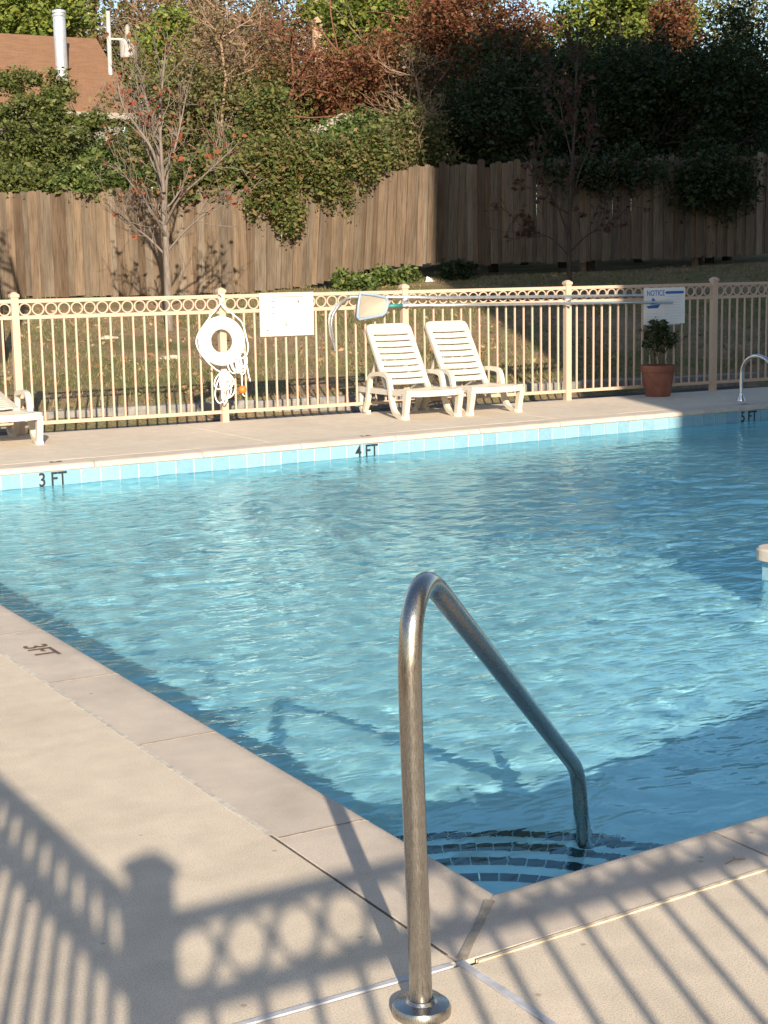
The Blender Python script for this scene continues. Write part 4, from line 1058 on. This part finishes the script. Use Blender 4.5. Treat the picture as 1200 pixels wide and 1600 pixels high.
# left
T('evergreen_tree', 'layered evergreen with fresh green sprays hiding the brown-roofed house', 66, 236, 29, 1.15, 0.72, 'conifer', 105, 55, 0.10, 0.30, 'bark_dark', flat=0.55, extra=[(-95, 0, 1, 0.8, 0.9, 50), (62, -45, 0.4, 0.4, 0.22, 12), (-40, -110, 0.4, 0.55, 0.28, 14), (-30, -58, 0.3, 0.7, 0.40, 26), (20, -75, 0.4, 0.35, 0.35, 12), (30, -105, 0.6, 0.3, 0.3, 8)])
T('shrub', 'green hedge shrub spilling over the left end of the plank fence', 40, 278, 24.75, 1.15, 0.20, 'conifer', 70, 45, 0.10, 0.20, 'bark_dark', 'shrub', droop=0.10, ry=0.40)
T('shrub', 'green hedge shrub over the plank fence left of the bare young tree', 165, 278, 24.7, 1.0, 0.22, 'green', 64, 45, 0.10, 0.20, 'bark_dark', 'shrub', droop=0.08, ry=0.40)
T('shrub', 'mixed green shrub over the plank fence right of the bare young tree', 325, 272, 24.9, 1.1, 0.34, 'mixed', 90, 50, 0.10, 0.24, 'bark_dark', 'shrub', droop=0.10, ry=0.45)
T('leafy_tree', 'vine covered green tree right of the brown roof', 300, 190, 30, 1.5, 1.25, 'olive', 130, 60, 0.10, 0.38, 'bark_brown', twigs=2)
T('leafy_tree', 'small light green tree at the right end of the brown roof', 262, 75, 36, 0.7, 0.9, 'bright', 60, 50, 0.13, 0.35, 'bark_brown')
T('leafy_tree', 'bright green tree above the ridge of the brown roof', 45, 25, 47, 2.4, 1.3, 'bright', 90, 60, 0.22, 0.6, 'bark_dark')
T('bare_tree', 'pale brown twiggy tree rising over the mast', 262, 40, 41, 2.1, 1.9, 'brown', 110, 40, 0.11, 0.6, 'twig_tan', twigs=3, trunk_r=0.10)
T('bare_tree', 'pale brown twiggy tree left of the pine trunk', 380, 80, 33, 1.6, 1.6, 'brown', 110, 40, 0.10, 0.5, 'twig_tan', twigs=3, trunk_r=0.08)
T('leafy_tree', 'olive undergrowth tree beside the twiggy brown trees', 400, 175, 31, 1.5, 1.1, 'mixed', 110, 60, 0.11, 0.4, 'bark_brown', twigs=2)
# middle
T('overhanging_shrub', 'dense green shrub overhanging the leaning planks', 470, 255, 25.2, 1.0, 0.62, 'mixed', 150, 70, 0.085, 0.24, 'bark_dark', 'shrub', droop=0.10, ry=0.55, extra=[(-62, 30, -0.2, 0.42, 0.55, 40), (95, -22, 0.5, 0.45, 0.36, 34), (-110, -10, 0.3, 0.5, 0.5, 36), (-60, -80, 1.2, 0.6, 0.45, 40), (-20, 75, -0.35, 0.22, 0.28, 14)])
T('shrub', 'thin olive shrub with pale stems above the sunlit planks', 640, 225, 27.6, 0.95, 0.62, 'olive', 80, 50, 0.075, 0.28, 'twig_tan', 'shrub', twigs=3, trunk_r=0.03, ry=0.5)
T('russet_shrub', 'russet brown shrub in the middle of the tree line', 560, 130, 31.5, 1.5, 0.95, 'rust', 110, 60, 0.09, 0.4, 'twig_red', twigs=2, extra=[(-95, 20, 0, 0.9, 0.7, 50)])
T('leafy_tree', 'bright leafed tree beside the pine trunk', 580, 35, 38, 1.6, 1.1, 'bright', 90, 60, 0.17, 0.45, 'bark_brown')
T('rust_tree', 'rust red tree at the top of the picture right of centre', 735, 40, 31, 1.7, 1.05, 'rust', 150, 65, 0.09, 0.4, 'twig_red', twigs=2, extra=[(60, 55, 0, 1.0, 0.7, 60)])
T('leafy_tree', 'olive tree filling behind the russet shrub', 640, 150, 34, 2.0, 1.4, 'olive', 120, 55, 0.12, 0.5, 'bark_brown', twigs=2)
# right, in the shade
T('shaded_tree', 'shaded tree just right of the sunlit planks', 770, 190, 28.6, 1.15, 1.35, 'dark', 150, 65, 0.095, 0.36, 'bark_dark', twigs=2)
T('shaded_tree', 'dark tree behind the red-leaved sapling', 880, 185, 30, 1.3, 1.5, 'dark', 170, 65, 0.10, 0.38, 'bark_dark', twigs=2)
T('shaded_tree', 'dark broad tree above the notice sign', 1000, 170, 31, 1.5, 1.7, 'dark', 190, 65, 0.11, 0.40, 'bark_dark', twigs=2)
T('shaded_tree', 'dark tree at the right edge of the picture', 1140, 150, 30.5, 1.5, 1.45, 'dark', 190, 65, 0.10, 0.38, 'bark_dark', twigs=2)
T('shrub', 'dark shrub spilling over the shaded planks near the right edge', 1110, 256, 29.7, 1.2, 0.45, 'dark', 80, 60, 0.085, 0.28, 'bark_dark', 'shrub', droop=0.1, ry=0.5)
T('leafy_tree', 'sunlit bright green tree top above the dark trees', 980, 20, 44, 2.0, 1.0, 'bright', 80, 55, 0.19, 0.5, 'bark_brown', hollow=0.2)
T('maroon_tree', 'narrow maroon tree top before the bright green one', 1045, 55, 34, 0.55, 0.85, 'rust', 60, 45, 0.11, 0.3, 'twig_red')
T('airy_tree', 'airy pale tree with sky showing through at the upper right', 1140, 35, 52, 2.4, 1.5, 'olive', 60, 45, 0.15, 0.55, 'twig_tan', twigs=3)
# far filling rows
for i, (px, py, D, rx, rz, lf, nn, lb_) in enumerate([
    (-20, 110, 50, 3.0, 3.0, 'green', 80, 'tall green tree far behind the house at the left edge'),
    (140, 90, 56, 3.0, 2.6, 'brown', 80, 'brownish tall tree far behind the mast'),
    (300, 120, 52, 3.2, 3.0, 'mixed', 110, 'tall mixed green tree far behind the vine covered tree'),
    (440, 130, 50, 2.8, 2.6, 'olive', 110, 'olive tall tree far behind the pine trunk'),
    (620, 110, 52, 3.0, 2.7, 'green', 110, 'tall green tree far behind the russet shrub'),
    (780, 130, 48, 3.0, 2.9, 'green', 110, 'tall green tree far behind the rust red tree'),
    (930, 150, 50, 3.0, 2.6, 'dark', 120, 'tall dark tree far behind the dark broad tree'),
    (1090, 170, 52, 3.0, 2.4, 'dark', 120, 'tall dark tree far behind the airy pale tree'),
    (1240, 160, 50, 3.0, 2.6, 'dark', 120, 'tall dark tree far beyond the right edge')]):
    T('far_tree', lb_, px, py, D, rx, rz, lf, nn, 60, 0.24, 0.8, 'bark_dark', group='far trees')
for i, (px, py, D, rx, rz, lf, lb_) in enumerate([
    (150, 262, 33, 1.6, 0.55, 'green', 'low green undergrowth shrub below the end of the brown roof'),
    (300, 235, 32, 1.6, 0.8, 'mixed', 'low mixed undergrowth shrub behind the bare young tree'),
    (440, 200, 32.5, 1.5, 0.9, 'olive', 'olive undergrowth shrub left of the gabled outbuilding'),
    (575, 222, 28.6, 0.9, 0.36, 'green', 'green undergrowth shrub in front of the gabled outbuilding'),
    (700, 215, 31, 1.4, 0.9, 'olive', 'olive undergrowth shrub at the edge of the shade'),
    (660, 90, 40, 2.0, 1.5, 'brown', 'brown twiggy tree behind the russet shrub'),
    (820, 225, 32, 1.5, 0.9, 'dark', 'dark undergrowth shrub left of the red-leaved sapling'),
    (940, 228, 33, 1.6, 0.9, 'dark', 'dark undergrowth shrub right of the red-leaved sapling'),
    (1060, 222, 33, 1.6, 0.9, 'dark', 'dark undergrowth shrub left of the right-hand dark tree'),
    (1180, 222, 34, 1.6, 1.0, 'dark', 'dark undergrowth shrub at the right edge')]):
    T('undergrowth_shrub', lb_, px, py, D, rx, rz, lf, 90, 50, 0.13, 0.42, 'bark_dark', 'shrub')
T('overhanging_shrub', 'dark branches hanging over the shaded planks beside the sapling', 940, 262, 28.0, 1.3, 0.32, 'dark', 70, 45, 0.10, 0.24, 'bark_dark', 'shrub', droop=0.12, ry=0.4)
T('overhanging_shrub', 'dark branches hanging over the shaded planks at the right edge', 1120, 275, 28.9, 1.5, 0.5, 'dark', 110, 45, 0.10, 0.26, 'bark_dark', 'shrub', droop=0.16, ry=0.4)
T('bare_tree', 'thin bare tree with russet haze beside the vine covered tree', 345, 95, 29.5, 1.1, 1.2, 'brown', 50, 14, 0.09, 0.4, 'twig_tan', twigs=4, trunk_r=0.05)
T('bare_tree', 'bare russet tree left of the gabled outbuilding', 455, 100, 29.8, 1.2, 1.1, 'rust', 60, 16, 0.08, 0.4, 'twig_red', twigs=4, trunk_r=0.05)
T('bare_tree', 'bare tan tree right of the gabled outbuilding', 650, 150, 28.4, 0.9, 1.0, 'brown', 40, 12, 0.07, 0.35, 'twig_tan', twigs=4, trunk_r=0.04)
for i, (px, py, D, rx, lf, lb_) in enumerate([  # tall trees with crowns out of view, added to darken reflections in the water
    (-60, -190, 52, 4.2, 'green', 'very tall green tree towering over the house, unseen crown added to darken the water reflection'),
    (130, -230, 58, 4.4, 'brown', 'very tall brownish tree behind the mast, unseen crown added to darken the water reflection'),
    (330, -210, 55, 4.2, 'olive', 'very tall olive tree behind the vine covered tree, unseen crown added to darken the water reflection'),
    (540, -240, 57, 4.4, 'green', 'very tall green tree behind the bright leafed tree, unseen crown added to darken the water reflection'),
    (760, -230, 54, 4.2, 'olive', 'very tall olive tree behind the rust red tree, unseen crown added to darken the water reflection')]):
    T('added_tall_tree', lb_, px, py, D, rx, 4.2, lf, 150, 45, 0.34, 1.1, 'bark_dark', group='added tall trees that darken the water reflection', trunk_r=0.2)
# pine: one straight pale trunk and a high crown above the picture
pb = at(496, 60, 45); pg = ground_z(pb[0], pb[1]); 
pn = empty('pine_tree', (pb[0], pb[1], pg)); tag(pn, 'tall pine with a straight pale trunk at the top left of centre', 'tree', GT)
rg = np.random.default_rng(77); out = [([np.array([0, 0, -0.1]), np.array([0.05, 0, 4]), np.array([-0.03, 0, 8]), np.array([0, 0, 14.0]), np.array([0.1, 0, 17.0])], [0.22, 0.19, 0.165, 0.11, 0.03])]
tips = []
for k in range(26):
    zz = rg.uniform(9.6, 16.8); a = rg.random()*6.28
    grow(np.array([0, 0, zz]), np.array([math.cos(a), math.sin(a), 0.25]), 1.9*(1.2-0.5*(zz-9.6)/7.2), 0.05, 1, rg, out, 0.4, 0.2, 3, 0.6, tips)
link('trunk', limbs_mesh('trunk', out, MAT['bark_pine'], 8), pn)
cr = leaves('crown', np.array(tips), 0.35, 30, 0.22, LEAF['conifer'], pn, 0, 5, 0, 0.15); cr['kind'] = 'stuff'
# dark trunk cut by the left edge, standing on the lawn
tb = at(1, 560, 18.5); tb[2] = ground_z(tb[0], tb[1])
dt = empty('lawn_tree', tuple(tb)); tag(dt, 'dark trunk cut off by the left edge, standing before the plank fence', 'tree')
out = [([np.array([0, 0, -0.1]), np.array([-0.02, 0, 1.0]), np.array([-0.06, 0, 2.2]), np.array([-0.3, 0.1, 3.6])], [0.075, 0.062, 0.055, 0.03])]; tips = []
for k in range(12):
    zz = rg.uniform(1.9, 3.5); a = rg.uniform(2.2, 4.4)
    grow(np.array([-0.06-0.15*(zz-1.9), 0, zz]), np.array([math.cos(a), math.sin(a), 0.5]), 0.8, 0.02, 1, rg, out, 0.5, 0.3, 3, 0.6, tips)
link('trunk', limbs_mesh('trunk', out, MAT['bark_dark'], 7), dt)
cr = leaves('crown', np.array(tips), 0.2, 8, 0.09, LEAF['dark'], dt, 0, 6); cr['kind'] = 'stuff'
# weeds in the gap under the leaning planks
for i, (px, py, w_, lb_) in enumerate([(560, 436, 0.34, 'low green weeds below the stepped end of the leaning planks'), (620, 428, 0.40, 'low green weeds in the gap under the leaning planks'), (735, 425, 0.3, 'low dark weeds where the planks pass into shade')]):
    p = at(px, py, 25.2+0.6*i); z = ground_z(p[0], wf_y(p[0])-0.35); c = np.array([p[0], wf_y(p[0])-0.35, z])
    wd = empty('weed_clump', tuple(c)); tag(wd, lb_, 'weeds', 'weeds along the plank fence')
    o1 = leaves('foliage', clumps((0, 0, 0.14), (w_*1.3, 0.25, 0.15), 45, 60+i), 0.12, 26, 0.065, LEAF['green' if i < 2 else 'dark'], wd, 0, 70+i); o1['kind'] = 'stuff'
# scrap of white litter and a stone
p = at(683, 433, 26.0); z = ground_z(p[0], wf_y(p[0])-0.5)
o = MB().add([(-.10, 0, 0.0), (.11, -.02, 0.0), (.08, .10, 0.01), (-.09, .09, 0.0), (-.03, .02, .09), (.05, .04, .06)], [(0, 1, 5, 4), (1, 2, 5), (2, 3, 4, 5), (3, 0, 4), (0, 3, 2, 1)]).build('litter', MAT['white_sign'], None, (p[0], wf_y(p[0])-0.5, z)); tag(o, 'crumpled white litter on the ground under the planks', 'litter')
def rock(name, label, px, py, D, s):
    p = at(px, py, D); z = ground_z(p[0], p[1]); rg = np.random.default_rng(int(px)); b = bmesh.new(); bmesh.ops.create_icosphere(b, subdivisions=2, radius=1.0)
    for v in b.verts: v.co = Vector((v.co.x*s*1.5, v.co.y*s, v.co.z*s*0.45))*(1+0.14*rg.normal())
    me = bpy.data.meshes.new(name); b.to_mesh(me); b.free(); me.materials.append(MAT['stone']); o = link(name, me, None, (p[0], p[1], z)); tag(o, label, 'stone', 'stones on the lawn')
rock('stone', 'pale flat stone on the lawn at the foot of the bare young tree', 263, 538, 19.0, 0.09)
rock('stone', 'small pale stone on the lawn left of the bare young tree', 170, 497, 20.5, 0.08)

# ------------------------------------------------------------------ grass and fallen leaves
rg = np.random.default_rng(12)
def lawn_points(n, y1=1.0, x0=2.5, x1=21):
    xs = rg.uniform(x0, x1, n); t = rg.random(n)**1.3*y1
    P = np.zeros((n, 3))
    for i in range(n):
        ky = fence_y(xs[i])+KERB_OFF+0.15; fy = wf_y(xs[i]); y = ky+(fy-ky)*t[i]; P[i] = (xs[i], y, ground_z(xs[i], y))
    return P
P = lawn_points(52000)
keepm = (np.sin(P[:, 0]*1.3+0.6*np.sin(P[:, 1]*1.1))+np.sin(P[:, 1]*1.7+P[:, 0]*0.5)+rg.normal(0, 0.8, len(P))) > -0.5
P = P[keepm]; n = len(P)
hgt = rg.uniform(0.03, 0.085, (n, 1)); a = rg.random((n, 1))*6.28; lean = rg.normal(0, 0.03, (n, 2))
side = np.concatenate([np.cos(a), np.sin(a), np.zeros((n, 1))], 1)*0.006
tip = P+np.concatenate([lean, hgt], 1)
V = np.stack([P-side, P+side, tip], 1).reshape(-1, 3); F = np.arange(3*n).reshape(n, 3)
g = link('grass', big_mesh('grass', V, F, LEAF['grass'])); tag(g, 'patchy dry grass on the sloping lawn', 'grass', kind='stuff')
P = np.concatenate([lawn_points(1500), np.repeat(lawn_points(70), 26, 0)+np.concatenate([rg.normal(0, 0.22, (1820, 2)), np.zeros((1820, 1))], 1)]); P[:, 2] = [ground_z(a_, b_)+0.012 for a_, b_ in P[:, :2]]
lt = leaves('leaf_litter', P, 0.01, 1, 0.055, LEAF['litter'], None, 0.8, 8); tag(lt, 'fallen dry leaves scattered over the sloping lawn', 'fallen leaves', kind='stuff')

# small litter on the deck
tw = gz(1149, 1347); o = MB().tube([(-0.03, 0, 0.003), (0.0, 0.002, 0.006), (0.028, -0.004, 0.003)], 0.0016, 5).tube([(0.0, 0.002, 0.006), (0.012, 0.018, 0.004)], 0.0012, 5).build('twig', MAT['twig_tan'], None, (tw[0], tw[1], 0.0)); tag(o, 'tiny forked twig lying on the near coping at right', 'twig')
